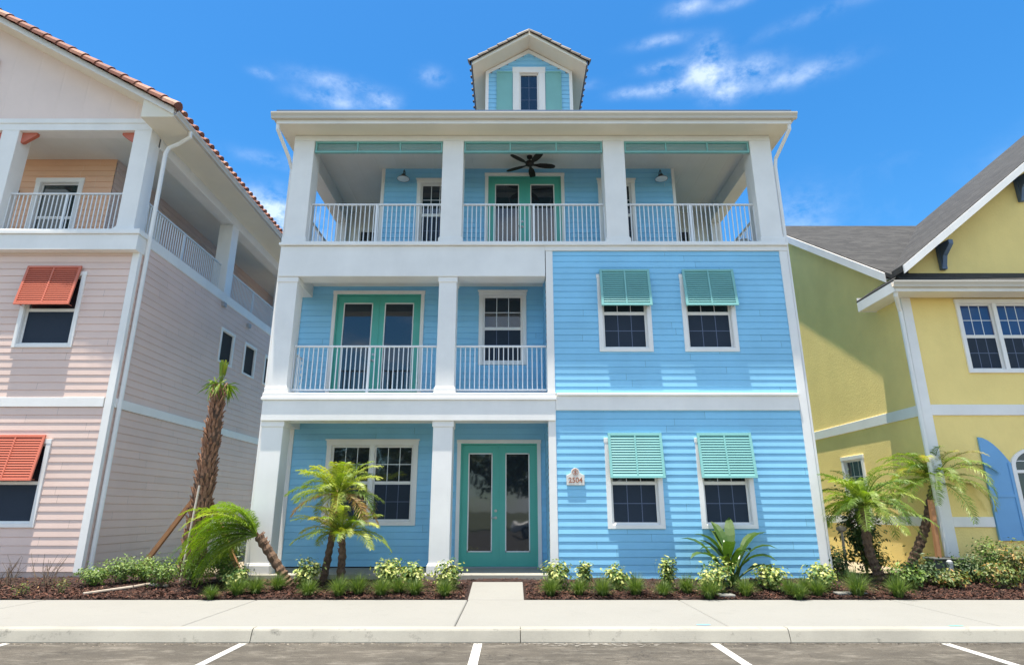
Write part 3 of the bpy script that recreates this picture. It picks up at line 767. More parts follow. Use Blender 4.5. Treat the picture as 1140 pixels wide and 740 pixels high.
# dormer roof
OH = 1.51; yf = 13.5
for sg in (-1, 1):
    b = MB()
    e = DX + sg*OH
    b.prism([(DX, yf, 13.78), (e, yf, 13.78-.63*OH), (e, yf, 13.78-.63*OH+.13), (DX, yf, 13.93)], (0, 4.0, 0))
    b.build('dormer_roof', M['soffit'], dorm)
b = MB()
for sg in (-1, 1):
    u = Vector((-sg, 0, .63)).normalized(); L = sqrt(OH**2 + (.63*OH)**2)
    e = Vector((DX+sg*(OH+.04), yf-.04, 13.78-.63*OH+.10))
    tiles(b, e, (0,1,0), u, 15, 6, .262, .305, .05)
    rake_tiles(b, e + Vector((0,.06,.0)), u, 6, .305, .10)
    for y_ in (0,):
        b.prism([e + Vector((0,.03,0)), e + Vector((0,4.0,0)), e + Vector((0,4.0,.05)), e + Vector((0,.03,.05))], u*(L+.02))
b.tube([(DX, yf+.05, 13.93), (DX, yf+4, 13.93)], .085, 10)
b.build('dormer_tiles', M['tilegrey'], dorm, recalc=False)
b = MB()
for sg in (-1, 1):
    e = DX + sg*(OH+.012)
    b.prism([(DX, yf-.02, 13.79), (e, yf-.02, 13.79-.63*OH-.01), (e, yf-.02, 13.79-.63*OH+.045), (DX, yf-.02, 13.85)], (0, .02, 0))
    x0_, x1_ = sorted((e, e + sg*.03)); b.box(x0_, x1_, yf-.02, yf+4.0, 13.79-.63*OH-.02, 13.79-.63*OH+.10, 1)
b.build('dormer_fascia', [M['soffit'], M['slateblue']], dorm)
# wall lamps on the top balcony
def barn_lamp(root, x, z, Y):
    b = MB(); y = Y
    b.tube([(x, y, z+.06), (x, y-.03, z+.06)], .045, 12)
    b.tube([(x, y-.02, z+.06), (x, y-.10, z+.16), (x, y-.20, z+.17), (x, y-.26, z+.10), (x, y-.26, z+.02)], .012, 8)
    o = b.build('wall_lamp', M['black'], root)
    s = MB(); s.lathe((x, y-.26, z-.11), [(.02, .14), (.045, .12), (.055, .08), (.12, .035), (.155, .0), (.15, -.003)], 20); s.build('lamp_shade', M['black'], o, smooth=True)
    s = MB(); s.lathe((x, y-.26, z-.11), [(.145, 0), (.1, -.008), (.03, -.018), (.001, -.02)], 20); s.build('lamp_lens', M['lens'], o, smooth=True)
    return o
barn_lamp(H, -2.62, 9.27, YW-.013); barn_lamp(H, 3.60, 9.27, YW-.013)
# small soffit down lights in porch ceilings
for (x, y, z) in ((-3.0, 12.85, 6.499), (-.1, 12.85, 6.499), (-3.0, 12.85, 3.459), (-.3, 12.85, 3.459)):
    b = MB(); b.lathe((x, y, z), [(.08, 0), (.08, -.008), (.06, -.008), (.001, -.006)], 18); b.build('ceiling_light', M['lens'], H)

# ceiling fan
fn = thing('ceiling_fan', (.42, 12.75, 9.6), 'dark bronze ceiling fan hanging over the top balcony', 'ceiling fan')
b = MB(); b.lathe((.42, 12.75, 9.6), [(.001, 0), (.07, 0), (.06, -.05), (.02, -.06), (.015, -.06), (.015, -.12), (.06, -.13), (.10, -.16), (.10, -.22), (.06, -.25), (.001, -.255)], 20); b.build('motor', M['fan'], fn, smooth=True)
for k in range(5):
    a = radians(8 + 72*k); d = Vector((cos(a), sin(a), 0)); s = Vector((-sin(a), cos(a), 0)); c = Vector((.42, 12.75, 9.40)); b = MB()
    pr = [(.08, .025), (.16, .035), (.24, .065), (.38, .078), (.52, .07), (.60, .045), (.62, .0)]
    top = [c + d*r_ + s*w_ + Vector((0,0,-.03-w_*.2)) for r_, w_ in pr] + [c + d*r_ - s*w_ + Vector((0,0,-.03+w_*.2)) for r_, w_ in pr[-2::-1]]
    b.prism(top, (0,0,.01)); b.build('blade', M['fan'], fn)

# house number plaque
pl = thing('house_number_plaque', (1.215, YF-.02, 1.97), 'small cream house number plaque with an arched top on the blue siding', 'sign')
b = MB(); cxp = 1.215; y = YF - .045
pts = [(cxp-.17, y, 1.965), (cxp+.17, y, 1.965), (cxp+.175, y, 2.145), (cxp+.11, y, 2.175), (cxp+.085, y, 2.19)]
pts += [(cxp + .085*cos(pi*k/8), y, 2.20 + .085*sin(pi*k/8)) for k in range(1, 8)] + [(cxp-.085, y, 2.19), (cxp-.11, y, 2.175), (cxp-.175, y, 2.145)]
b.prism(pts, (0, .025, 0)); b.build('plate', M['plaque'], pl, bevel=.003)
b = MB()
ct = Vector((cxp, y-.002, 2.21))
b.tube([ct + Vector((.055*cos(t), 0, .055*sin(t))) for t in [2*pi*k/16 for k in range(17)]], .005, 5)
for k in range(4):
    a = pi/4 + pi/2*k; b.tube([ct, ct + Vector((.04*cos(a), 0, .04*sin(a)))], .006, 5)
b.tube([ct + Vector((0,0,-.05)), ct + Vector((0,0,.06))], .006, 5)
b.build('emblem', M['plaqueink'], pl)
text_part('2504', .135, M['plaqueink'], pl, (cxp, y-.001, 2.055), (radians(90), 0, 0), .003, 'number')

# covered bundle behind the top right column
b = MB()
c = at(826, 262, 12.9); c.z = 7.06
rr = random.Random(8)
prof = [(.001, .44), (.09, .43), (.17, .38), (.21, .28), (.20, .14), (.24, .03), (.26, 0)]
n = 22; base = len(b.v)
for (r_, z_) in prof:
    for j in range(n):
        a = 2*pi*j/n; q = r_*(1 + .13*sin(a*5 + z_*6) + .06*rr.random()); b.v.append(Vector((c.x + q*cos(a), c.y + q*sin(a), c.z + z_ + .02*rr.random()*(z_ > .01))))
for i in range(len(prof)-1):
    for j in range(n):
        j2 = (j+1) % n; b.f.append((i*n+j, i*n+j2, (i+1)*n+j2, (i+1)*n+j)); b.m.append(0); b.r.append(.5)
tag(b.build('covered_bundle', M['tarp'], smooth=True), 'small grey cloth covered bundle on the top balcony beside the right column', 'bundle')

# =================================================================== PINK HOUSE
PY = 12.2; PX = -8.09; PXL = -18.7
PH = thing('pink_house', (-13.4, PY, .3), 'pale pink house with coral shutters and terracotta tile roof on the left', 'house')
FP = Ffront(PY); PP = .155
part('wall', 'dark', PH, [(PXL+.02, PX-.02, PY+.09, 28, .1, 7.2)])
part('foundation', 'pinkfound', PH, [(PXL-.0, PX+.0, PY-.0, PY+.1, .0, .40), (PX-.1, PX+.0, PY+.101, 28, .0, .40)], .01)
pw = [(-10.38, -9.13, 1.19, 2.86), (-10.38, -9.13, 4.74, 6.42), (-13.9, -12.65, 1.19, 2.86), (-13.9, -12.65, 4.74, 6.42)]
siding_part(PH, FP, PXL, PX-.14, .40, 3.50, PP, 'pink', [hole(w) for w in pw])
siding_part(PH, FP, PXL, PX-.14, 3.70, 6.9, PP, 'pink', [hole(w) for w in pw])
for w in pw: window(PH, FP, *w, cap=False, grid=(1,1), lowgrid=False)
for (z0_, z1_) in ((2.94, 2.05), (6.54, 5.62)):
    for (a, c) in ((-10.40, -9.24), (-13.92, -12.76)):
        shutter(PH, FP, a, c, z0_, z1_, 'coral', p=.15)
swin = [(16.2, 17.05, 5.42, 6.40), (17.75, 18.6, 5.42, 6.40), (19.3, 20.15, 5.42, 6.4), (19.5, 20.5, 1.7, 2.95), (20.4, 21.2, 4.3, 5.5)]
FPR = Fright(PX)
siding_part(PH, FPR, PY+.06, 28, .40, 3.50, PP, 'pink', [hole(w, .07) for w in swin]); siding_part(PH, FPR, PY+.06, 28, 3.70, 7.2, PP, 'pink', [hole(w, .07) for w in swin])
for w in swin: window(PH, FPR, *w, cap=False, grid=(1,1), tr=.07, upglass='glassg', lowgrid=False)
for (s, z) in ((16.0, 6.95), (17.7, 6.85)):
    b = MB(FPR); b.box(s, s+.16, .01, .09, z, z+.12); b.build('wall_vent', M['greypost'], PH)
part('corner_board', 'white', PH, [(PX-.13, PX+.02, PY-.03, PY+.07, .38, 7.2)], .004)
part('belt', 'white', PH, [(PXL, PX-.152, PY-.035, PY+.05, 3.505, 3.695), (PX-.03, PX+.035, PY+.072, 28, 3.505, 3.695)], .004)
part('floor_band', 'white', PH, [(PXL, PX+.03, PY-.20, PY+.3, 6.86, 7.22), (PXL, PX+.06, PY-.235, PY+.3, 7.22, 7.30), (PXL, PX+.04, PY-.2, PY+.3, 7.30, 7.35)], .006)
part('side_band', 'white', PH, [(PX-.05, PX+.03, PY+.302, 28, 7.10, 7.35)], .004)
part('balcony_floor', 'kerb', PH, [(PXL, PX-.06, PY+.301, 24, 7.24, 7.33)])
part('room_wall', 'white', PH, [(-16.9, -9.96, 13.6, 24, 7.34, 9.98), (PXL+.1, PX-.1, 24, 28, 7.2, 9.98)])
pw3 = (-11.84, -10.65, 7.36, 9.45)
siding_part(PH, Ffront(13.5), -16.9, -9.94, 7.34, 9.98, PP, 'peach', [hole(pw3)])
window(PH, Ffront(13.5), *pw3, cap=False, grid=(1,1), upglass='glassg', screen=False, label='white framed glazed door on the top balcony', tr=.12, lowgrid=False)
siding_part(PH, Fright(-9.94), 13.5, 24, 7.34, 9.98, PP, 'pink', [(14.6, 15.6, 7.5, 9.4)])
window(PH, Fright(-9.94), 14.52, 15.68, 7.4, 9.5, cap=False)
part('porch_ceiling', 'ceilboard', PH, [(PXL+.3, PX-.30, PY+.32, 28, 9.98, 10.02)])
part('beam', 'white', PH, [(PXL+.2, PX-.24, PY+.0, PY+.32, 9.94, 10.19)], .005)
part('beam', 'white', PH, [(PX-.58, PX-.24, PY+.322, 28, 9.70, 10.1)], .005)
for (a, c) in ((-8.73, -8.33), (-11.8, -11.4), (-15.4, -15.0), (-18.4, -18.0)): column(PH, a, c, PY, PY+.38, 7.35, 9.94, base=.12, cap=0)
for y_ in (16.55, 21.0, 25.4): column(PH, -8.73, -8.33, y_, y_+.4, 7.35, 9.70, base=.12, cap=0)
railing(PH, FP, -11.39, -8.74, 7.35, 8.42, -.2, (-10.1,)); railing(PH, FP, -14.99, -11.81, 7.35, 8.42, -.2, (-13.4,))
railing(PH, Fright(-8.33), PY+.39, 16.54, 7.35, 8.42, -.2, (14.5,)); railing(PH, Fright(-8.33), 16.96, 20.99, 7.35, 8.42, -.2, (18.9,)); railing(PH, Fright(-8.33), 21.41, 25.39, 7.35, 8.42, -.2, (23.4,))
# gable front above the beam
PR = (-13.4, 13.28)   # ridge x, underside height at ridge
psl = lambda x: PR[1] - .56*abs(x - PR[0])
b = MB(); b.prism([(-18.6, PY+.02, 10.19), (-8.33, PY+.02, 10.19), (-8.33, PY+.02, psl(-8.33)), (PR[0], PY+.02, PR[1]), (-18.47, PY+.02, psl(-8.33))], (0, .25, 0))
b.build('gable_wall', M['pinkboard'], PH)
part('gable_trim', 'white', PH, [(-18.6, -8.31, PY-.02, PY+.0195, 10.12, 10.24)], .004)
shutter(PH, Ffront(PY), -13.1, -12.32, 11.9, 10.95, 'coral', n0=.02, p=.01, div=1); shutter(PH, Ffront(PY), -14.5, -13.72, 11.9, 10.95, 'coral', n0=.02, p=.01, div=1)
window(PH, Ffront(PY+.02), -13.70, -13.12, 10.9, 12.0, cap=False, depth=.0, grid=(2,2))
# roof slabs + rake boards + tiles
PE = -7.60; PYF = 11.70
for sg in (-1, 1):
    X = lambda d: PR[0] + sg*d
    d1 = PR[0]*-1 + PE
    b = MB(); b.prism([(X(0), PYF+.02, PR[1]+.0), (X(d1), PYF+.02, PR[1]-.56*d1), (X(d1), PYF+.02, PR[1]-.56*d1+.16), (X(0), PYF+.02, PR[1]+.16)], (0, 17.2, 0))
    r_ = b.build('roof', M['soffit'], PH)
    b = MB(); b.prism([(X(0), PYF-.02, PR[1]-.0), (X(d1+.02), PYF-.02, PR[1]-.56*d1-.02), (X(d1+.02), PYF-.02, PR[1]-.56*d1+.12), (X(0), PYF-.02, PR[1]+.14)], (0, .038, 0)); b.build('rake_board', M['white'], r_)
    x_a, x_b = sorted((X(d1-.001), X(d1+.02))); b = MB(); b.box(x_a, x_b, PYF+.02, PYF+17.2, PR[1]-.56*d1-.06, PR[1]-.56*d1+.15); b.build('fascia', M['white'], r_)
    b = MB(); u = Vector((-sg, 0, .56)).normalized(); E = Vector((X(d1+.06), PYF-.10, PR[1]-.56*d1+.15))
    tiles(b, E, (0,1,0), u, 66, 18, .262, .38, .095)
    rake_tiles(b, E + Vector((0,.075,-.035)), u, 18, .38, .15)
    b.build('roof_tiles', M['tile'], r_, recalc=False)
b = MB(); b.prism([(PX-.24, PYF+.03, 9.965), (PE-.003, PYF+.03, 9.965), (PE-.003, PYF+.03, psl(PE)-.002), (PX-.24, PYF+.03, psl(PX-.24)-.002)], (0, PY-PYF-.012, 0)); b.build('eave_return', M['soffit'], PH)
gutter(PH, (PE+.022, PYF, 10.03-.05), (PE+.022, 28.9, 10.03-.05), (1,0,0), .12, .11)
part('soffit', 'soffit', PH, [(PX-.24, PE, PY+.02, 28.9, 9.965, 9.985)])
pipe(PH, [(PE+.07, PY+.15, 10.0), (PE+.07, PY+.18, 9.88), (-7.80, PY+.24, 9.74), (-8.0, PY+.2, 9.6), (PX+.07, PY+.15, 9.42), (PX+.07, PY+.15, .45), (PX+.20, PY+.2, .36)], .045)
# coral corner brackets at column heads
for (x, sg) in ((-8.73, -1), (-11.4, 1), (-11.8, -1), (-15.0, 1)):
    b = MB(); b.prism([(x, PY+.1, 9.94), (x + sg*.34, PY+.1, 9.94), (x + sg*.34, PY+.1, 9.88), (x + sg*.06, PY+.1, 9.68), (x, PY+.1, 9.68)], (0, .08, 0)); b.build('bracket', M['coral'], PH)
# lantern
b = MB(); x, z, y = -12.25, 9.0, 13.49
b.box(x-.04, x+.04, y-.03, y, z-.02, z+.10); b.tube([(x, y-.02, z+.08), (x, y-.10, z+.14), (x, y-.16, z+.10)], .012, 6)
b.lathe((x, y-.16, z-.12), [(.001, .23), (.02, .21), (.10, .16), (.075, .15), (.075, .15), (.05, 0), (.001, -.01)], 8)
b.build('wall_lantern', M['black'], PH)

# =================================================================== YELLOW HOUSE
QY = 12.5; QX = 8.47; QXR = 28.5; QB = 24.1
YH = thing('yellow_house', (QX+5, QY, .3), 'bright yellow stucco house with dark shingle roof and blue shutters, at the right', 'house')
FQ = Ffront(QY); FQL = Fleft(QX)
qw = [(9.60, 11.28, 4.27, 5.90), (15.2, 16.9, 4.27, 5.9)]
# front wall with openings (flat stucco) built as panels around the windows
def stucco_panels(b, s0, s1, z0, z1, holes, n0=-.12, n1=0.0):
    xs = sorted(set([s0, s1] + [h for H_ in holes for h in H_[:2]])); zs = sorted(set([z0, z1] + [h for H_ in holes for h in H_[2:]]))
    for i in range(len(xs)-1):
        run = None
        for j in range(len(zs)-1):
            cx_, cz_ = (xs[i]+xs[i+1])/2, (zs[j]+zs[j+1])/2
            if any(h[0] < cx_ < h[1] and h[2] < cz_ < h[3] for h in holes):
                if run is not None: b.face([(xs[i],n1,run),(xs[i+1],n1,run),(xs[i+1],n1,zs[j]),(xs[i],n1,zs[j])]); run = None
            elif run is None: run = zs[j]
        if run is not None: b.face([(xs[i],n1,run),(xs[i+1],n1,run),(xs[i+1],n1,z1),(xs[i],n1,z1)])
aw = (10.02, 11.25, .95, 2.75)
AR = (aw[1]-aw[0])/2
b = MB(FQ); stucco_panels(b, QX, QXR, .1, 6.35, [hole(w) for w in qw])
b.build('front_wall', M['yellow'], YH, recalc=False)
sw = [(14.9, 15.9, 1.05, 2.80)]
b = MB(FQL); stucco_panels(b, QY, QB, .1, 6.5, [hole(w) for w in sw]); b.face([(QY,0,6.5),(QB,0,6.5),(18.3,0,10.35)])
b.build('side_wall', M['yellow'], YH, recalc=False)
part('wall', 'yellow', YH, [(QX+.12, QXR, QY+.12, QB, .1, 6.4)])
window(YH, FQ, *qw[0], units=2, upglass='glassb', tr=.085, cap=False); window(YH, FQ, *qw[1], units=2, upglass='glassb', tr=.085, cap=False)
window(YH, FQL, *sw[0], cap=False)
# arched window
acx = (aw[0]+aw[1])/2; spring = 2.35
def arch(rw, zb, n=16, squash=.62): return [(acx-rw, zb)] + [(acx-rw*cos(pi*k/n), spring + rw*squash*sin(pi*k/n)) for k in range(n+1)] + [(acx+rw, zb)]
b = MB(FQ); o_, i_ = arch(AR+.0, .92), arch(AR-.085, 1.0)
for k in range(len(o_)-1):
    (x0_, z0_), (x1_, z1_), (x2_, z2_), (x3_, z3_) = o_[k], o_[k+1], i_[k+1], i_[k]
    b.prism([(x0_,.0,z0_),(x1_,.0,z1_),(x2_,.0,z2_),(x3_,.0,z3_)], (0,.05,0))
b.box(acx-AR, acx+AR, 0, .06, .90, 1.0)
b.box(acx-AR+.085, acx+AR-.085, .0, .04, 2.22, 2.28); b.box(acx-AR+.085, acx+AR-.085, .0, .035, 1.60, 1.64)
ow = b.build('window', M['white'], YH, bevel=.002); ow['label'] = 'arch topped window with white frame'
b = MB(FQ); b.face([(x_, .010, z_) for x_, z_ in i_]); b.build('pane', M['glassg'], ow, recalc=False)
b = MB(FQ)
for k in (1, 2): xx = acx-AR+.085 + (2*AR-.17)*k/3; b.box(xx-.008, xx+.008, .008, .014, 1.0, 2.22); b.box(xx-.008, xx+.008, .008, .014, 2.28, 2.62)
b.box(acx-AR+.085, acx+AR-.085, .008, .0135, 2.45, 2.466)
b.build('grille', M['rail'], ow)
for sg in (-1, 1):
    hx = acx + sg*(AR+.01); ox = acx + sg*(AR+.55)
    pts = [(hx, .94), (ox, .94), (ox, 2.93)] + [(ox + (hx-ox)*k/6, 2.93 - .50*(k/6)**1.9) for k in range(1, 7)]
    b = MB(FQ); b.prism([(x_, .005, z_) for x_, z_ in pts], (0, .035, 0))
    a_, c_ = sorted((hx, ox))
    b.box(a_, a_+.06, .04, .055, .94, 2.42); b.box(c_-.06, c_, .04, .055, .94, 2.42); b.box(a_+.06, c_-.06, .04, .054, .94, 1.02); b.box(a_+.06, c_-.06, .04, .054, 1.75, 1.82)
    b.build('board_shutter', M['shutblue'], YH, bevel=.002)
# trims
part('corner_board', 'white', YH, [(QX-.03, QX+.17, QY-.035, QY+.03, .3, 5.93)], .004)
part('belt', 'white', YH, [(QX+.171, QXR, QY-.03, QY+.02, 3.38, 3.60), (QX-.03, QX+.02, QY+.03, QB, 3.38, 3.60)], .004)
part('belt', 'white', YH, [(QX+.171, aw[0]-.56, QY-.03, QY+.02, 1.19, 1.38), (aw[1]+.56, QXR, QY-.03, QY+.02, 1.19, 1.38), (QX-.03, QX+.02, QY+.03, 14.88, 1.19, 1.38), (QX-.03, QX+.02, 15.92, QB, 1.19, 1.38)], .004)
# eave, soffit, gutter, roof
part('soffit', 'soffit', YH, [(8.05, QXR+.4, 12.02, QY-.036, 5.93, 5.95), (8.05, QX, QY-.035, 13.4, 5.93, 5.95)])
part('fascia', 'white', YH, [(8.04, QXR+.4, 12.0, 12.02, 5.91, 6.13), (8.03, 8.05, 12.0, 13.4, 5.91, 6.13), (8.05, QX, 13.4, 13.42, 5.91, 6.25)], .003)
gutter(YH, (7.98, 11.998, 5.99), (QXR+.4, 11.998, 5.99), (0,-1,0), .13, .11)
b = MB()
b.prism([(8.30, 12.0, 6.13), (8.30, 12.0, 6.17), (8.30, 18.3, 6.17+.69*6.3), (8.30, 18.3, 6.10+.69*6.3-.06), (8.30, 12.1, 6.13)], (QXR-8.25+.4, 0, 0))
b.prism([(8.30, 18.3, 6.17+.69*6.3), (8.30, 24.6, 6.17), (8.30, 24.6, 6.05), (8.30, 18.3, 6.10+.69*6.3-.1)], (QXR-8.25+.4, 0, 0))
b.prism([(8.03, 12.0, 6.13), (8.03, 12.0, 6.17), (8.46, 12.45, 6.45), (8.46, 13.41, 6.45), (8.03, 13.41, 6.17), (8.03, 13.41, 6.13)], (.01, 0, 0))
b.build('main_roof', M['shingle'], YH)
b = MB()   # white rake board down the left side gable
b.prism([(8.27, 12.62, 6.17+.69*.62-.25), (8.27, 12.62, 6.17+.69*.62-.03), (8.27, 18.3, 6.17+.69*6.3-.03), (8.27, 18.3, 6.17+.69*6.3-.26)], (.03, 0, 0))
b.prism([(8.27, 24.6, 5.9), (8.27, 24.6, 6.14), (8.27, 18.3, 6.17+.69*6.3-.03), (8.27, 18.3, 6.17+.69*6.3-.26)], (.03, 0, 0))
b.prism([(8.30, 12.62, 6.17+.69*.62-.19), (8.30, 18.3, 6.17+.69*6.3-.19), (QX, 18.3, 6.17+.69*6.3-.19), (QX, 12.62, 6.17+.69*.62-.19)], (0, 0, .02))
b.build('rake_board', M['white'], YH)
GR = (18.5, 14.54)
gz = lambda x: 6.49 + .787*(x - 8.27)
b = MB()
b.prism([(x_, y_, gz(x_)-.14) for x_, y_ in ((8.27,11.96), (GR[0],11.96), (GR[0],18.66), (13.39,18.66), (13.39,18.3), (8.27,12.35))], (0, 0, .14))
b.prism([(28.73, 11.96, gz(8.27)), (GR[0], 11.96, gz(GR[0])), (GR[0], 11.96, gz(GR[0])-.14), (28.73, 11.96, gz(8.27)-.14)], (0, 6.7, 0))
b.build('gable_roof', M['shingle'], YH)
b = MB()
b.prism([(8.27, 11.92, gz(8.27)-.20), (8.27, 11.92, gz(8.27)-.02), (GR[0], 11.92, gz(GR[0])-.02), (GR[0], 11.92, gz(GR[0])-.20)], (0, .038, 0))
b.prism([(28.73, 11.92, gz(8.27)-.20), (28.73, 11.92, gz(8.27)-.02), (GR[0], 11.92, gz(GR[0])-.02), (GR[0], 11.92, gz(GR[0])-.20)], (0, .038, 0))
b.build('gable_rake_board', M['white'], YH)
b = MB(); b.prism([(8.75, QY, 6.35), (28.25, QY, 6.35), (28.25, QY, 6.60), (GR[0], QY, gz(GR[0])-.18), (8.75, QY, 6.60)], (0, .15, 0)); b.prism([(12.6, 18.4, 9.5), (24.4, 18.4, 9.5), (GR[0], 18.4, gz(GR[0])-.25)], (0, .15, 0))
b.build('gable_wall', M['yellow'], YH)
for x in (9.5, 11.62, 13.8, 16):
    z = gz(x) - .26; b = MB()
    b.box(x-.06, x+.06, QY-.10, QY, z-.62, z-.04); b.prism([(x-.05, QY-.10, z-.04), (x-.05, QY-.42, z-.06), (x-.05, QY-.42, z-.16), (x-.05, QY-.18, z-.34), (x-.05, QY-.10, z-.58)], (.10, 0, 0))
    b.build('bracket', M['slateblue'], YH, bevel=.006)
pipe(YH, [(8.10, 12.06, 6.0), (8.10, 12.1, 5.85), (8.28, 12.35, 5.72), (8.36, 12.44, 5.6), (8.385, 12.45, .42)], .045)

# =================================================================== plants
def frond(bl, br, o, az, el, L, droop, npair, ll, lw, rbase, rtilt=.55, twist=0.0, rv=None, side=None, curl=0.0):
    """one feather frond: spine in br, leaflets in bl"""
    p = Vector(o); n = 12; pts = [p.copy()]; e = el; a = az
    for i in range(n):
        d = Vector((cos(a)*cos(e), sin(a)*cos(e), sin(e))); p = p + d*(L/n); pts.append(p.copy()); e -= droop/n*(.4 + 1.2*i/n); a += curl/n
    br.tube(pts, [.011*(1-.8*i/n) for i in range(n+1)], 4, caps=False, r=rbase)
    for k in range(npair):
        t = .12 + .88*(k+.5)/npair; f = t*n; i = min(int(f), n-1); q = pts[i].lerp(pts[i+1], f-i); tg = (pts[i+1]-pts[i]).normalized()
        sd = tg.cross(Vector((0,0,1)));
        if sd.length < .05: sd = Vector((1,0,0))
        sd.normalize(); up = sd.cross(tg).normalized()
        l = ll * (sin(pi*min(1, t*.93+.05))**.55) * R.uniform(.85, 1.1)
        for sg in (-1, 1):
            dr = (sd*sg*.85 + tg*R.uniform(.4, .8) + up*R.uniform(-.15, .7)*rtilt).normalized()
            m = q + dr*l*.5; tip = q + dr*l + Vector((0,0,-l*R.uniform(.12, .45)))
            w = up.cross(dr).normalized()*lw*.45 + up*lw*.25
            r_ = (rv if rv is not None else rbase) + R.uniform(-.14, .14); r_ = min(1, max(0, r_))
            bl.face([q-w*.5, m-w, m+w, q+w*.5], 0, r_); bl.face([m-w, tip, m+w], 0, min(1, r_+.04))
def palm_trunk(b, pts, r0, r1, rings=.05):
    # resample with knobbly leaf-scar rings
    out = []; rad = []
    L = sum((Vector(pts[i+1])-Vector(pts[i])).length for i in range(len(pts)-1)); n = max(6, int(L/rings))
    for k in range(n+1):
        t = k/n*(len(pts)-1); i = min(int(t), len(pts)-2); f = t-i
        p0, p1 = Vector(pts[i]), Vector(pts[i+1]); pm = Vector(pts[max(i-1,0)]); pn = Vector(pts[min(i+2,len(pts)-1)])
        q = .5*((2*p0) + (p1-pm)*f + (2*pm-5*p0+4*p1-pn)*f*f + (3*p0-pm-3*p1+pn)*f**3)
        out.append(q); rad.append((r0 + (r1-r0)*k/n) * (1.14 if k % 2 else .92))
    b.tube(out, rad, 10, wob=.22)
    return out[-1]
def pygmy(label, base, top, r0, r1, nf, L, mat, seed, az_bias=None, el_rng=(-.2, 1.35), mid=None, group='pygmy date palms in the planting bed', droop=(1.1, 1.9), ll=.20, rfun=None):
    global R
    R = random.Random(seed)
    base = Vector(base); top = Vector(top)
    t = thing('palm_tree', base, label, 'palm tree', group)
    b = MB(); m = Vector(mid) if mid else (base+top)/2 + Vector((.02,0,0))
    palm_trunk(b, [base - Vector((0,0,.05)), m, top], r0, r1); b.build('trunk', M['palmbark'], t)
    # stubs of cut leaf bases under the crown
    st = MB()
    for k in range(26):
        a = R.uniform(0, 2*pi); h = R.uniform(0, .32); d = Vector((cos(a), sin(a), .9)).normalized(); ax = (top-m).normalized()
        p = top - ax*h; st.tube([p, p + d*R.uniform(.07, .13)], [.018, .007], 5, r=R.random())
    st.build('leaf_base', M['boot'], t)
    bl = MB(); br = MB()
    for k in range(nf):
        f = (k+.5)/nf; az = k*2.39996 + R.uniform(-.2, .2); el = el_rng[0] + (el_rng[1]-el_rng[0])*f + R.uniform(-.12, .12)
        LL = L*R.uniform(.82, 1.08)*(1 - .25*max(0, f-.75)/.25)
        dr = R.uniform(*droop)*(1.0 - .35*(el < 0))
        if az_bias is not None:
            a0, wgt = az_bias; df = (az - a0 + pi) % (2*pi) - pi; az = a0 + df*(1-wgt)
        rb = rfun(f, R) if rfun else min(1, max(0, R.gauss(.45, .2)))
        frond(bl, br, top + Vector((cos(az), sin(az), 0))*.03, az, el, LL, dr, 44, ll, .0115, rb)
    bl.build('crown', M[mat], t, recalc=False); br.build('frond_stem', M[mat], t, recalc=False)
    return t
def rf_y(f, r): return min(1, max(0, r.gauss(.85, .2))) if f < .14 else min(.8, max(0, r.gauss(.45, .2)))
# the pair before the ground floor window
b1 = on_bed(359, 648); b2 = on_bed(378, 650)
t1 = at(377, 549, b1.y); t2 = at(381, 594, b2.y-.05)
pygmy('taller of two yellow green palms before the white ground floor window', b1, t1, .07, .05, 40, .98, 'palmy', 21, rfun=rf_y, ll=.21, el_rng=(-.25, 1.4), droop=(1.0, 2.1))
pygmy('shorter yellow green palm, in front of its taller twin by the window', b2, t2, .075, .055, 30, .90, 'palmy', 22, el_rng=(.0, 1.2), droop=(.7, 1.5), ll=.18, rfun=lambda f, r: min(.85, max(.1, r.gauss(.55, .2))))
# leaning palm at left, swept sideways
b3 = on_bed(326, 652); t3 = at(288, 596, b3.y)
pygmy('leaning palm with all its fronds swept to the left beside the white corner column', b3, t3, .085, .075, 52, 1.42, 'palmg', 23, az_bias=(pi*1.03, .74), el_rng=(-.25, 1.15), mid=at(312, 634, b3.y), droop=(1.3, 2.5), ll=.21, rfun=lambda f, r: min(1, max(0, r.gauss(.5, .25))))
# two at the right
b4 = on_bed(983, 646); t4 = at(962, 562, b4.y)
pygmy('left one of the two palms before the yellow house', b4, t4, .085, .07, 48, 1.08, 'palm', 24, droop=(1.2, 2.2), mid=at(967, 610, b4.y), rfun=lambda f, r: min(.85, max(0, r.gauss(.38, .2))))
b5 = on_bed(1008, 640); t5 = at(1041, 535, b5.y)
pygmy('right one of the two palms, its trunk leaning right before the yellow house', b5, t5, .085, .075, 50, 1.22, 'palm', 25, droop=(1.3, 2.3), mid=at(1029, 590, b5.y), rfun=lambda f, r: min(.9, max(0, r.gauss(.5, .24))))

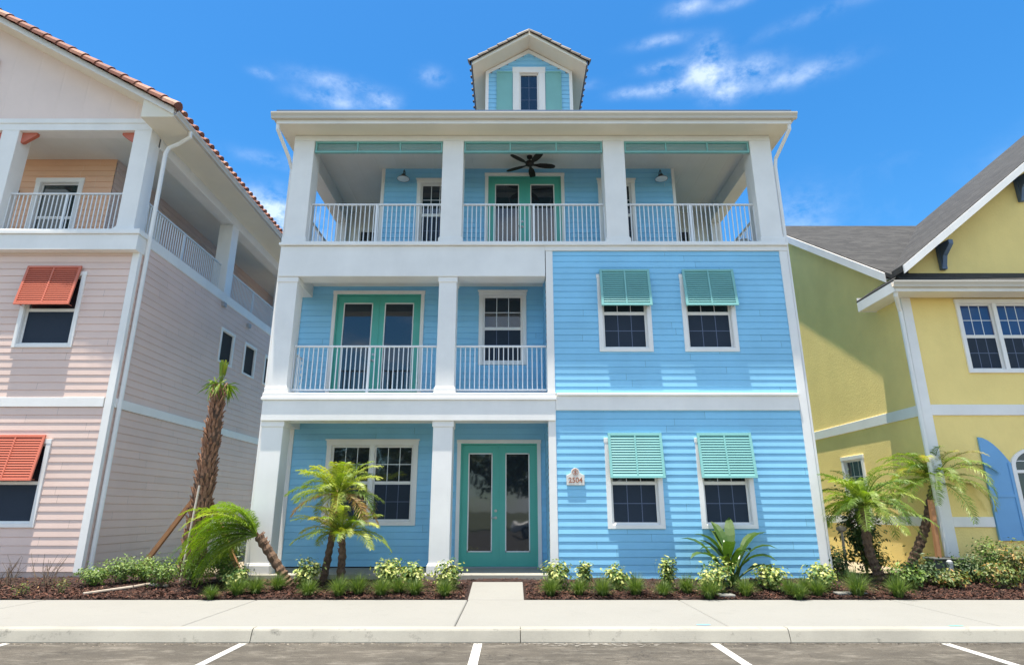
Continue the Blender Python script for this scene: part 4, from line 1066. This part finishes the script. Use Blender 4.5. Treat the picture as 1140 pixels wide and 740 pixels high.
# cabbage palm with trimmed head
R = random.Random(31)
cb = Vector((-6.05, 12.25, .28)); ct_ = at(243, 432, 12.3); ct_.x = -6.0
t = thing('cabbage_palm', cb, 'tall cabbage palm with rough brown trunk and trimmed head, between pink and blue houses', 'palm tree')
b = MB(); n = 26; pts = [cb.lerp(ct_, k/n) + Vector((.03*sin(k*.4), 0, 0)) - Vector((0,0,.06 if k == 0 else 0)) for k in range(n+1)]
b.tube(pts, [.20 - .11*(k/n)**1.3 for k in range(n+1)], 12, wob=.1); b.build('trunk', M['palmbark'], t)
b = MB()
for k in range(360):
    f = (k+.5)/360; a = k*2.39996; q = cb.lerp(ct_, f); rr_ = .205 - .11*f**1.3
    d = Vector((cos(a), sin(a), 0)); s_ = Vector((-sin(a), cos(a), 0)); base_ = q + d*rr_*.85; l = R.uniform(.14, .28)*(1-.3*f); w = R.uniform(.035, .055)*(1-.4*f)
    up = Vector((0,0,1)); tip = base_ + up*l + d*R.uniform(.03, .10) + s_*R.uniform(-.05, .05); rv = R.random()
    b.face([base_ - s_*w, base_ + s_*w, tip + s_*w*.45, tip - s_*w*.45], 0, rv); b.face([base_ - s_*w, tip - s_*w*.45, tip - s_*w*.3 - d*.03, base_ - d*.03], 0, rv); b.face([base_ + s_*w, tip + s_*w*.45, tip + s_*w*.3 - d*.03, base_ - d*.03], 0, rv)
    b.face([tip - s_*w*.45, tip + s_*w*.45, tip + s_*w*.3 - d*.03, tip - s_*w*.3 - d*.03], 0, 1)
b.build('leaf_base', M['boot'], t, recalc=False)
b = MB(); br = MB()
for k in range(12):      # bound fan leaves, drooping at the sides
    az = k*2.39996; el = R.uniform(1.25, 1.5) if k < 6 else R.uniform(-.2, .6)
    c = ct_ + Vector((0,0,.05)); d = Vector((cos(az)*cos(el), sin(az)*cos(el), sin(el))); L = R.uniform(.35, .55) if k < 6 else R.uniform(.2, .3)
    hub = c + d*L*.5; br.tube([c, hub], .012, 5, r=.6)
    if k < 6:
        for j in range(5):
            a = Vector((R.uniform(-.06, .06), R.uniform(-.06, .06), .28)); w = Vector((.02, 0, 0)); b.face([hub-w, hub+w, hub+a+w*.5, hub+a-w*.5], 0, R.uniform(.4, .9))
    else:
        for j in range(16):
            dd = (d*.5 + Vector((R.uniform(-1,1)*.6, R.uniform(-1,1)*.6, R.uniform(-1.2,.1)))).normalized()*R.uniform(.2, .38); w = dd.cross(Vector((0,1,.2))).normalized()*.013
            m_ = hub + dd*.6; b.face([hub-w*.6, hub+w*.6, m_+w, m_-w], 0, R.uniform(.1, .7)); b.face([m_-w, m_+w, hub+dd+Vector((0,0,-.07))], 0, R.uniform(.1, .7))
b.build('crown', M['palm'], t, recalc=False); br.build('frond_stem', M['palm'], t)
# props holding the palm
for (p, q, lab) in ((Vector((-7.15, 12.35, .3)), Vector((-6.15, 12.28, 1.78)), 'reddish timber prop slanting up from the left to the tall cabbage palm'),
                    (Vector((-5.25, 12.6, .3)), Vector((-5.93, 12.35, 1.72)), 'reddish timber prop slanting up from the right to the tall cabbage palm'),
                    (at(1047, 634, 12.1), at(1036, 556, 12.15), 'orange brown timber prop leaning against the right palm')):
    d = (q-p).normalized(); s_ = d.cross(Vector((0,1,0))).normalized()*.038; e = Vector((0,.038,0))
    b = MB(); b.prism([p-s_-e, p+s_-e, p+s_+e, p-s_+e], q-p); tag(b.build('timber_prop', M['wood']), lab, 'prop', 'timber props holding palms')
b = MB(); p = on_bed(200, 649); b.tube([p, at(222, 540, p.y)], .018, 8); tag(b.build('stake', M['stake']), 'thin pale stake leaning in front of the tall cabbage palm trunk', 'stake')
# pipes lying on the mulch
for (a_, b_, c_, lab) in (((92, 663), (112, 660), (147, 655), 'pale pipe lying on the mulch, nearer the sidewalk, left bed'), ((148, 655), (165, 652), (186, 654), 'pale pipe piece lying on the mulch below the left green shrubs')):
    b = MB(); b.tube([on_bed(*q) + Vector((0,0,.03)) for q in (a_, b_, c_)], .026, 8, wob=.15); tag(b.build('pipe', M['pvc']), lab, 'pipe', 'pipes lying on the mulch')
for (px, py, wx, lab) in ((947, 662, .24, 'white flat stepping slab on the mulch near the blue house corner'), (808, 664, .13, 'small pale flat stone on the mulch under the lower right window')):
    p = on_bed(px, py); b = MB(); b.box(p.x-wx, p.x+wx, p.y-.10, p.y+.10, p.z-.02, p.z+.045); tag(b.build('flat_stone', M['conc'], bevel=.01), lab, 'stone', 'flat stones in the bed')

# bushes
def leaf_bush(name, label, cat, p, w, h, nleaf, ls, mat, seed, group, stems=7, shape=1.0, upright=.3, bias=None, aspect=.5):
    r = random.Random(seed); p = Vector(p)
    t = thing(name, p, label, cat, group)
    b = MB(); s = MB()
    tips = []
    for k in range(stems):
        a = 2*pi*k/stems + r.uniform(-.3, .3); q = r.uniform(.2, 1)*w*.42; tp = p + Vector((cos(a)*q, sin(a)*q*.8, h*r.uniform(.55, .95)))
        tips.append(tp); s.tube([p, p.lerp(tp, .5) + Vector((0,0,h*.05)), tp], [.009, .006, .004], 5)
    tips.append(p + Vector((0,0,h)))
    s.build('stem', M['stem'], t)
    for k in range(nleaf):
        # leaves cluster around the stem tips and along the stems
        tp = r.choice(tips); f = r.random()**.6
        c = p.lerp(tp, .2 + .8*f) + Vector((r.gauss(0, w*.13), r.gauss(0, w*.13), r.gauss(0, h*.09)))
        if c.z < p.z + .02: c.z = p.z + .02 + r.random()*.05
        out = (c - (p + Vector((0,0,h*.4)))); out.normalize() if out.length > 0 else None
        nrm = (out + Vector((r.uniform(-.7,.7), r.uniform(-.7,.7), r.uniform(-.1,.9)))).normalized()
        ax = nrm.orthogonal().normalized(); ax = (Matrix.Rotation(r.uniform(0, 2*pi), 3, nrm) @ ax)
        sd = nrm.cross(ax); L = ls*r.uniform(.6, 1.25); W = L*aspect
        rv = bias(r) if bias else r.random()
        b.face([c - ax*L*.5, c + sd*W*.5 + nrm*L*.06, c + ax*L*.5, c - sd*W*.5 + nrm*L*.06], 0, rv)
    b.build('foliage', M[mat], t, recalc=False)
    return t
def grass_tuft(name, label, p, w, h, nb, seed, group):
    r = random.Random(seed); p = Vector(p); b = MB()
    for k in range(nb):
        a = r.uniform(0, 2*pi); lean = r.uniform(.05, 1.6); L = h*r.uniform(.7, 1.25); o = p + Vector((cos(a)*w*.14*r.random(), sin(a)*w*.14*r.random(), 0)); wd = Vector((-sin(a), cos(a), 0))*.004
        q = o; pts = [q]; e = pi/2 - lean*.35
        for i in range(4):
            q = q + Vector((cos(a)*cos(e), sin(a)*cos(e), sin(e)))*L/4; pts.append(q); e -= lean*.33
        rv = r.random()
        for i in range(3): b.face([pts[i]-wd*(1-i*.2), pts[i]+wd*(1-i*.2), pts[i+1]+wd*(.8-i*.2), pts[i+1]-wd*(.8-i*.2)], 0, rv)
        b.face([pts[3]-wd*.4, pts[3]+wd*.4, pts[4]], 0, rv)
    o = b.build(name, M['liri'], recalc=False); return tag(o, label, 'grass tuft', group)

V = 'variegated shrubs in the planting bed'
# photo x, base y, width px, height px, label
var = [(340, 655, 27, 36, 'variegated shrub between the leaning palm and the twin palms'),
       (432, 654, 32, 36, 'wide variegated shrub under the right part of the ground floor window'),
       (458, 655, 24, 32, 'variegated shrub just right of the wide one under the ground floor window'),
       (499, 655, 28, 34, 'variegated shrub in front of the base of the middle porch column'),
       (620, 656, 26, 34, 'variegated shrub at the right edge of the entrance walk'),
       (651, 656, 17, 33, 'thin variegated shrub below the house number plaque'),
       (687, 656, 22, 31, 'variegated shrub under the left lower shuttered window'),
       (745, 657, 17, 40, 'tall narrow variegated shrub between the two lower shuttered windows'),
       (797, 660, 34, 38, 'variegated shrub at the foot of the broad leaved plant'),
       (859, 658, 28, 32, 'round variegated shrub to the right of the broad leaved plant'),
       (915, 657, 36, 32, 'variegated shrub at the right corner of the blue house'),
       (262, 655, 28, 26, 'pale variegated shrub at the left, below the swept palm fronds')]
bv = lambda r: r.random()**.9
for i, (px, py, w, h, lab) in enumerate(var):
    p = on_bed(px, py); k = .0185
    leaf_bush('variegated_shrub', lab, 'shrub', p, w*k*1.12, h*k*.70, 420 + w*14, .072, 'varieg', 100+i, V, bias=bv, aspect=.6)
G = 'grassy tufts along the planting bed'
tuf = [(264, 663, 28, 'grassy tuft left of the leaning palm, near the sidewalk'), (284, 662, 26, 'grassy tuft just right of the leftmost big tuft'), (309, 657, 24, 'grassy tuft at the foot of the leaning palm trunk'),
       (343, 664, 24, 'grassy tuft in front of the left shrub of the twin palms'), (377, 664, 28, 'grassy tuft in front of the twin palm trunks'), (398, 662, 28, 'grassy tuft right of the twin palm trunks'), (424, 664, 27, 'grassy tuft in front of the wide variegated shrub'),
       (443, 661, 24, 'grassy tuft between the two shrubs under the window'), (462, 663, 24, 'grassy tuft in front of the shrub left of the porch column'), (495, 664, 24, 'grassy tuft in front of the middle porch column'),
       (613, 663, 26, 'grassy tuft at the right edge of the entrance walk'), (645, 663, 24, 'grassy tuft below the house number plaque'), (671, 664, 28, 'grassy tuft left of the lower left shuttered window'), (708, 663, 30, 'wide grassy tuft below the lower left shuttered window'),
       (739, 664, 22, 'grassy tuft in front of the tall narrow variegated shrub'), (765, 661, 26, 'grassy tuft between the two lower shuttered windows'), (790, 666, 28, 'grassy tuft before the broad leaved plant, left side'), (831, 664, 26, 'grassy tuft right of the broad leaved plant'),
       (880, 664, 26, 'grassy tuft right of the round variegated shrub'), (896, 661, 24, 'grassy tuft left of the blue house corner'), (911, 664, 26, 'grassy tuft before the shrub at the blue house corner'),
       (956, 664, 36, 'large grassy tuft left of the right hand palms'), (1001, 665, 30, 'grassy tuft between the two right hand palms'), (234, 667, 18, 'small grassy tuft at the sidewalk edge below the swept fronds'), (890, 667, 20, 'small grassy tuft at the sidewalk edge near the blue house corner'), (1128, 648, 26, 'grassy tuft at the far right below the blue shutter')]
for i, (px, py, w, lab) in enumerate(tuf):
    grass_tuft('grass_tuft', lab, on_bed(px, py), w*.0165, w*.0165*.70, 480, 200+i, G)
S = 'green shrubs in the left bed'
for i, (px, py, w, h, lab) in enumerate([(104, 652, 30, 20, 'low green shrub at the foot of the pink house corner'), (134, 650, 34, 27, 'second green shrub from the pink house corner'), (158, 648, 30, 26, 'third green shrub from the pink house corner'), (178, 654, 34, 30, 'bright green shrub left of the pale stake'), (213, 652, 34, 34, 'green shrub right of the pale stake at the cabbage palm'), (250, 648, 34, 24, 'green shrub under the swept fronds')]):
    leaf_bush('green_shrub', lab, 'shrub', on_bed(px, py), w*.0195, h*.0165, 1100, .05, 'shrub', 300+i, S, aspect=.5)
for i, (px, py, w, h, lab) in enumerate([(24, 664, 24, 14, 'small yellowish weedy plant at the far left'), (66, 661, 18, 16, 'small dusty weedy plant in the left bed')]):
    leaf_bush('small_weed', lab, 'plant', on_bed(px, py), w*.017, h*.016, 110, .045, 'croton', 330+i, 'small weedy plants in the left bed', aspect=.4)
# twiggy dry plants before the pink foundation
for i, (px, lab) in enumerate(((8, 'bare twiggy plant at the far left before the pink wall'), (50, 'bare twiggy plant left of the pink house corner'))):
    p = on_bed(px, 652); r = random.Random(400+i); b = MB()
    for k in range(16):
        q = p + Vector((r.uniform(-.12, .12), r.uniform(-.06, .06), 0)); e = q + Vector((r.uniform(-.28, .28), r.uniform(-.1, .1), r.uniform(.18, .55))); m_ = q.lerp(e, .5) + Vector((r.uniform(-.05, .05), 0, .03)); b.tube([q, m_, e], [.005, .004, .002], 4)
        b.tube([m_, m_ + Vector((r.uniform(-.12, .12), 0, r.uniform(.03, .15)))], [.003, .001], 4)
    tag(b.build('twiggy_plant', M['stem']), lab, 'plant', 'bare twiggy plants')
# right bed
D_ = 'mixed shrubs before the yellow house'
for i, (px, py, w, h, mat, lab) in enumerate([(934, 643, 40, 34, 'darkshrub', 'dark leafy shrub beside the blue house corner'), (975, 640, 40, 34, 'croton', 'reddish green shrub between the palm trunks'), (1030, 652, 44, 34, 'darkshrub', 'green shrub left of the grey box'), (1012, 656, 36, 24, 'shrub', 'low green shrub in front of the right palm'),
        (1085, 648, 44, 30, 'darkshrub', 'dark green shrub right of the grey post'), (1108, 645, 40, 42, 'shrub', 'taller green shrub below the blue shutter'), (1118, 655, 36, 26, 'croton', 'orange tinged croton shrub at the right edge'), (1140, 650, 40, 44, 'croton', 'croton shrub cut by the right edge of the photo'), (1060, 655, 34, 18, 'croton', 'low dusty shrub at the foot of the grey post')]):
    leaf_bush('mixed_shrub', lab, 'shrub', on_bed(px, py), w*.019, h*.0165, 760, .07, mat, 500+i, D_)
# tall bush behind the corner
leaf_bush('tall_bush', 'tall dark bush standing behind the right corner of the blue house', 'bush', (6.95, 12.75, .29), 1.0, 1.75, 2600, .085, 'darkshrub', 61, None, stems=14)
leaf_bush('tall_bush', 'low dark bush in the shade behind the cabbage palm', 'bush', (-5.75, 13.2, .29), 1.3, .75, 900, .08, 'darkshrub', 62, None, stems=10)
# broad leaved plant
R = random.Random(77)
p = on_bed(815, 652); t = thing('broad_leaved_plant', p, 'broad leaved banana like plant in front of the lower right shuttered window', 'plant')
stm = MB(); lf = MB()
def bigleaf(c, az, el, L, W, droop, rv, stalk=.5):
    n = 9; q = Vector(c); e = el; pts = [q.copy()]
    for i in range(n):
        q = q + Vector((cos(az)*cos(e), sin(az)*cos(e), sin(e)))*L/n; pts.append(q.copy()); e -= droop/n*(.2+1.6*i/n)
    s = int(n*stalk); stm.tube(pts[:s+2], [.016]*(s+2), 6, r=.5)
    sd = Vector((-sin(az), cos(az), 0))
    for i in range(s, n):
        f0, f1 = (i-s)/(n-s), (i+1-s)/(n-s); w0, w1 = W*sin(pi*min(.98, f0*.9+.08))**.7, W*sin(pi*min(.995, f1*.9+.08))**.7 if i < n-1 else .002
        for sg in (-1, 1):
            up0 = Vector((0,0,w0*.35)); up1 = Vector((0,0,w1*.35))
            lf.face([pts[i], pts[i]+sd*sg*w0+up0, pts[i+1]+sd*sg*w1+up1, pts[i+1]], 0, rv + R.uniform(-.08,.08))
for (az, el, L, W, dr, rv, st) in ((1.9, 1.42, 1.20, .085, .9, .45, .45), (1.2, 1.38, 1.25, .08, .7, .6, .5), (2.6, 1.25, 1.15, .08, 1.4, .35, .45), (2.2, 1.3, 1.0, .07, 1.8, .8, .4), (.8, 1.25, 1.05, .07, 1.9, .9, .4), (5.0, 1.35, .9, .07, 1.6, .3, .4), (3.4, 1.3, 1.2, .07, 1.3, .4, .5), (1.6, 1.5, 1.3, .07, 1.9, .95, .5), (5.9, 1.3, 1.1, .07, 1.8, .6, .5), (.5, 1.2, 1.3, .10, 1.3, .5, .5), (3.6, 1.0, 1.15, .085, 1.6, .7, .5), (5.7, 1.05, 1.05, .09, 1.7, .3, .5),
        (4.6, 1.3, 1.05, .09, 1.3, .55, .45), (.1, .75, .9, .08, 1.3, .2, .5), (3.1, 1.35, .95, .10, 1.1, .65, .4), (4.1, 1.2, .8, .07, 1.4, .95, .4), (0.0, 1.35, 1.15, .08, 1.2, .4, .5), (5.2, 1.4, .7, .07, .6, 1.0, .35)):
    bigleaf(p + Vector((R.uniform(-.08,.08), R.uniform(-.06,.06), 0)), az, el, L*1.03, W*1.15, dr*1.25, rv*.8, st)
lf.build('leaves', M['broad'], t, recalc=False); stm.build('stem', M['broad'], t)

# grey box and post
p = on_bed(1057, 640); p.y = 11.9; p = at(1057, 632, 12.05)
bx = thing('utility_box', (p.x, 12.05, .3), 'dark grey utility box behind the grey post in the right bed', 'box')
b = MB(); b.box(p.x-.30, p.x+.30, 11.95, 12.25, .30, .62); b.build('cabinet', M['greybox'], bx, bevel=.015)
b = MB(); b.box(p.x-.33, p.x+.33, 11.92, 12.28, .62, .66); b.build('lid', M['greybox'], bx, bevel=.01)
p = on_bed(1062, 652)
bx = thing('garden_post', p, 'short grey post light standing in front of the dark grey box', 'post')
b = MB(); b.box(p.x-.035, p.x+.035, p.y-.035, p.y+.035, p.z-.05, p.z+.36); b.build('post', M['greypost'], bx, bevel=.006)
b = MB(); b.lathe((p.x, p.y, p.z+.36), [(.05, 0), (.05, .04), (.02, .07), (.001, .07)], 12); b.build('cap', M['greypost'], bx)
p = at(937, 592, 12.3); b = MB()
b.tube([(p.x, p.y, .3), (p.x, p.y, p.z)], .025, 8); b.lathe((p.x, p.y, p.z), [(.03, 0), (.09, .04), (.09, .09), (.001, .13)], 14); tag(b.build('vent_pipe', M['pvc']), 'pale capped vent pipe standing in the bush at the blue house corner', 'pipe')

# =================================================================== across the lot (seen in the panes)
R = random.Random(91)
def shade_tree(x, y, h, w, lab, seed):
    r = random.Random(seed); t = thing('shade_tree', (x, y, 0), lab, 'tree', 'trees across the parking lot')
    b = MB(); b.tube([(x,y,-.1),(x+.1,y,h*.25),(x+.05,y+.1,h*.5)], [.22,.16,.12], 9)
    for k in range(7):
        a = k*.9; b.tube([(x+.05,y+.1,h*(.3+.03*k)), (x+cos(a)*w*.3, y+sin(a)*w*.3, h*.6), (x+cos(a)*w*.4, y+sin(a)*w*.4, h*.8)], [.09,.05,.02], 6)
    b.build('trunk', M['bark'], t); b = MB()
    cl = [(Vector((x,y,h*.66)) + Vector((r.uniform(-1,1)*w*.4, r.uniform(-1,1)*w*.4, r.uniform(-.3,.33)*h*.8)), r.uniform(.14,.24)*w) for _ in range(26)]
    for k in range(3400):
        c, q = r.choice(cl); v = Vector((r.gauss(0,1), r.gauss(0,1), r.gauss(0,1))).normalized()*q*r.uniform(.6, 1.05); c = c+v
        nrm = (v.normalized() + Vector((r.uniform(-.6,.6), r.uniform(-.6,.6), r.uniform(0,.8)))).normalized(); ax = nrm.orthogonal(); sd = nrm.cross(ax); L = r.uniform(.10,.22)
        b.face([c-ax*L, c+sd*L*.6, c+ax*L, c-sd*L*.6], 0, r.random())
    b.build('crown', M['treeleaf'], t, recalc=False)
for i, (x, y, h, w) in enumerate(((-15, -27, 8, 7), (-8, -25, 7.5, 6.5), (-1.5, -27, 8.5, 7.5), (5.5, -25, 7.5, 7), (12, -27, 8.5, 7.5), (20, -26, 7.5, 7))):
    shade_tree(x, y, h, w, 'leafy tree across the parking lot behind the viewpoint, number %d from the west' % (i+1) if False else ['leafy tree across the lot at the western end', 'rounder leafy tree next to the western end of the lot', 'tall leafy tree straight across from the door', 'leafy tree behind the white car', 'tall leafy tree east of the white car', 'leafy tree across the lot at the eastern end'][i], 700+i)
# parked white car across the lot
M['carpaint'] = paint('white_car_paint', (.7, .7, .7), .25, .01, 1, 0)
M['rubber'] = paint('tyre_rubber', (.02, .02, .02), .8, .05, 4, 0)
cr = thing('parked_car', (2.2, -10, 0), 'white saloon car parked across the lot, mirrored in the front door', 'car')
prof = [(-2.2,.35),(-2.22,.62),(-2.1,.80),(-1.3,.92),(-.65,1.36),(.55,1.42),(1.3,1.08),(2.0,.98),(2.2,.80),(2.22,.42),(2.0,.28),(-2.0,.28)]
b = MB(); b.prism([(2.2+x_, -10.9, z_) for x_, z_ in prof], (0, 1.8, 0)); b.build('body', M['carpaint'], cr, bevel=.09)
for yy in (-10.905, -9.105):
    b = MB(); b.prism([(2.2+x_, yy, z_) for x_, z_ in ((-1.1,.96),(-.6,1.30),(.5,1.35),(1.1,1.06))], (0, .012, 0)); b.build('side_window', M['glass'], cr)
for xx in (.85, 3.55):
    for yy in (-10.92, -9.3):
        b = MB(); b.tube([(xx, yy, .32), (xx, yy+.22, .32)], .32, 20); w_ = b.build('wheel', M['rubber'], cr)
        b = MB(); b.tube([(xx, yy-.005, .32), (xx, yy+.225, .32)], .19, 12); b.build('rim', M['steel'], w_)

# =================================================================== light and sky
sun_dir = Vector((-.8, -1.0, 9.9)).normalized()
EL = math.asin(sun_dir.z); AZ = atan2(sun_dir.x, sun_dir.y)
sd_ = bpy.data.lights.new('sun', 'SUN'); sd_.energy = 4.7; sd_.angle = radians(.53); sd_.color = (1, .93, .81)
so = bpy.data.objects.new('sun', sd_); col.objects.link(so); so.rotation_euler = sun_dir.to_track_quat('Z', 'Y').to_euler(); so.location = (-3, -4, 30)

w = bpy.data.worlds.new('World'); scene.world = w; w.use_nodes = True; nt = w.node_tree; nt.nodes.clear()
out = N(nt, 'ShaderNodeOutputWorld'); bg = N(nt, 'ShaderNodeBackground'); nt.links.new(bg.outputs[0], out.inputs[0])
sky = N(nt, 'ShaderNodeTexSky', sky_type='NISHITA'); sky.sun_disc = False; sky.sun_elevation = EL; sky.sun_rotation = AZ; sky.air_density = 1.0; sky.dust_density = .5; sky.ozone_density = 3.0
bg.inputs['Strength'].default_value = .095
tc = N(nt, 'ShaderNodeTexCoord')
def vm(op, a, bvec):
    n = N(nt, 'ShaderNodeVectorMath', operation=op); nt.links.new(a, n.inputs[0]); n.inputs[1].default_value = bvec; return n
def mt(op, a, b_=None, clamp=False):
    n = N(nt, 'ShaderNodeMath', operation=op, use_clamp=clamp)
    for i, q in enumerate((a, b_)):
        if q is None: continue
        if isinstance(q, (int, float)): n.inputs[i].default_value = q
        else: nt.links.new(q, n.inputs[i])
    return n.outputs[0]
dirn = N(nt, 'ShaderNodeVectorMath', operation='NORMALIZE'); nt.links.new(tc.outputs['Generated'], dirn.inputs[0])
clouds = [(786, 80, 24, 17, 1.2), (806, 102, 22, 12, .8), (836, 78, 30, 12, .75), (888, 84, 50, 11, .55), (742, 98, 22, 8, .8), (700, 104, 22, 6, .5), (735, 46, 30, 6, .55), (735, 75, 24, 6, .5), (765, 8, 22, 9, .7), (815, 4, 26, 6, .3), (790, 52, 16, 12, .4), (372, 92, 48, 9, .5), (372, 112, 40, 9, .55), (428, 113, 16, 9, .7), (300, 238, 36, 22, 1.1), (300, 252, 60, 30, .9),
          (292, 82, 12, 5, .5), (482, 85, 16, 9, .4), (300, 178, 40, 8, .25), (890, 240, 40, 30, .3), (920, 12, 90, 8, .15), (640, 96, 30, 6, .2), (1300, 120, 120, 30, .7), (-200, 60, 130, 30, .7), (-420, 200, 160, 40, .8), (1500, 260, 200, 40, .8)]
mask = None
for (px, py, wx, wy, amp) in clouds:
    c = ray(px, py).normalized(); rt = c.cross(Vector((0,0,1))).normalized(); up = rt.cross(c).normalized()
    sc_ = FPX * ray(px, py).length
    dc = vm('DOT_PRODUCT', dirn.outputs[0], c).outputs['Value']; dr = vm('DOT_PRODUCT', dirn.outputs[0], rt).outputs['Value']; du = vm('DOT_PRODUCT', dirn.outputs[0], up).outputs['Value']
    e = ((mt('MULTIPLY', dr, sc_/wx)), (mt('MULTIPLY', du, sc_/wy)))
    d2 = mt('ADD', mt('MULTIPLY', e[0], e[0]), mt('MULTIPLY', e[1], e[1]))
    g = mt('MULTIPLY', mt('POWER', 2.718, mt('MULTIPLY', d2, -1.3)), mt('MULTIPLY', mt('GREATER_THAN', dc, 0), amp))
    mask = g if mask is None else mt('ADD', mask, g)
def wnoise(scale, stretch, det, ro, dist=0):
    n = N(nt, 'ShaderNodeTexNoise'); n.inputs['Scale'].default_value = scale; n.inputs['Detail'].default_value = det; n.inputs['Roughness'].default_value = ro; n.inputs['Distortion'].default_value = dist
    mp = N(nt, 'ShaderNodeMapping'); mp.inputs['Scale'].default_value = stretch; nt.links.new(dirn.outputs[0], mp.inputs[0]); nt.links.new(mp.outputs[0], n.inputs['Vector']); return n.outputs[0]
nz = wnoise(26, (1, 1, 1.5), 10, .60, .05)
nz2 = wnoise(3.2, (1, 1, 2.6), 8, .6, .6)
sm = mt('MULTIPLY', mask, mt('MULTIPLY', mt('SUBTRACT', nz, .34), 3.6), True)
wisp = mt('MULTIPLY', mt('SUBTRACT', nz2, .66), .8, True)
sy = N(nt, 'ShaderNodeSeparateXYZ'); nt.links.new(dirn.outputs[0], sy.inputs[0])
behind = mt('MULTIPLY', mt('SUBTRACT', -.12, sy.outputs[1]), 4.0, True)     # unseen cloud banks behind the camera, added to raise fill on the facade
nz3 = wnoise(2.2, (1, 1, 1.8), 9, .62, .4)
fill_bank = mt('MULTIPLY', mt('MULTIPLY', mt('SUBTRACT', nz3, .43), 6.0, True), behind)
cm = mt('ADD', mt('ADD', mt('MULTIPLY', sm, .58), mt('MULTIPLY', wisp, .35)), fill_bank, True)
hs = N(nt, 'ShaderNodeHueSaturation'); hs.inputs['Saturation'].default_value = 1.34; hs.inputs['Value'].default_value = 1.0; nt.links.new(sky.outputs[0], hs.inputs['Color'])
tint = N(nt, 'ShaderNodeMix', data_type='RGBA', blend_type='MULTIPLY'); tint.inputs[0].default_value = 1; nt.links.new(hs.outputs[0], tint.inputs[6]); tint.inputs[7].default_value = (.93, 1.12, 1.10, 1)
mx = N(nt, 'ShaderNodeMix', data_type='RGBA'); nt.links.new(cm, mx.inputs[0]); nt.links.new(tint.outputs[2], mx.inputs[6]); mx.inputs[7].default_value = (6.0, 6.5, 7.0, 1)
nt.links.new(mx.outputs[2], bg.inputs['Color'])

# =================================================================== render settings
scene.render.engine = 'CYCLES'
scene.render.resolution_x = 1024; scene.render.resolution_y = 664
vs_ = scene.view_settings; vs_.view_transform = 'Standard'; vs_.look = 'None'; vs_.gamma = 1; vs_.use_curve_mapping = False; vs_.exposure = 1.2
scene.cycles.max_bounces = 8; scene.cycles.diffuse_bounces = 5; scene.cycles.transparent_max_bounces = 8
scene.cycles.sample_clamp_indirect = 6
scene.cycles.use_denoising = True
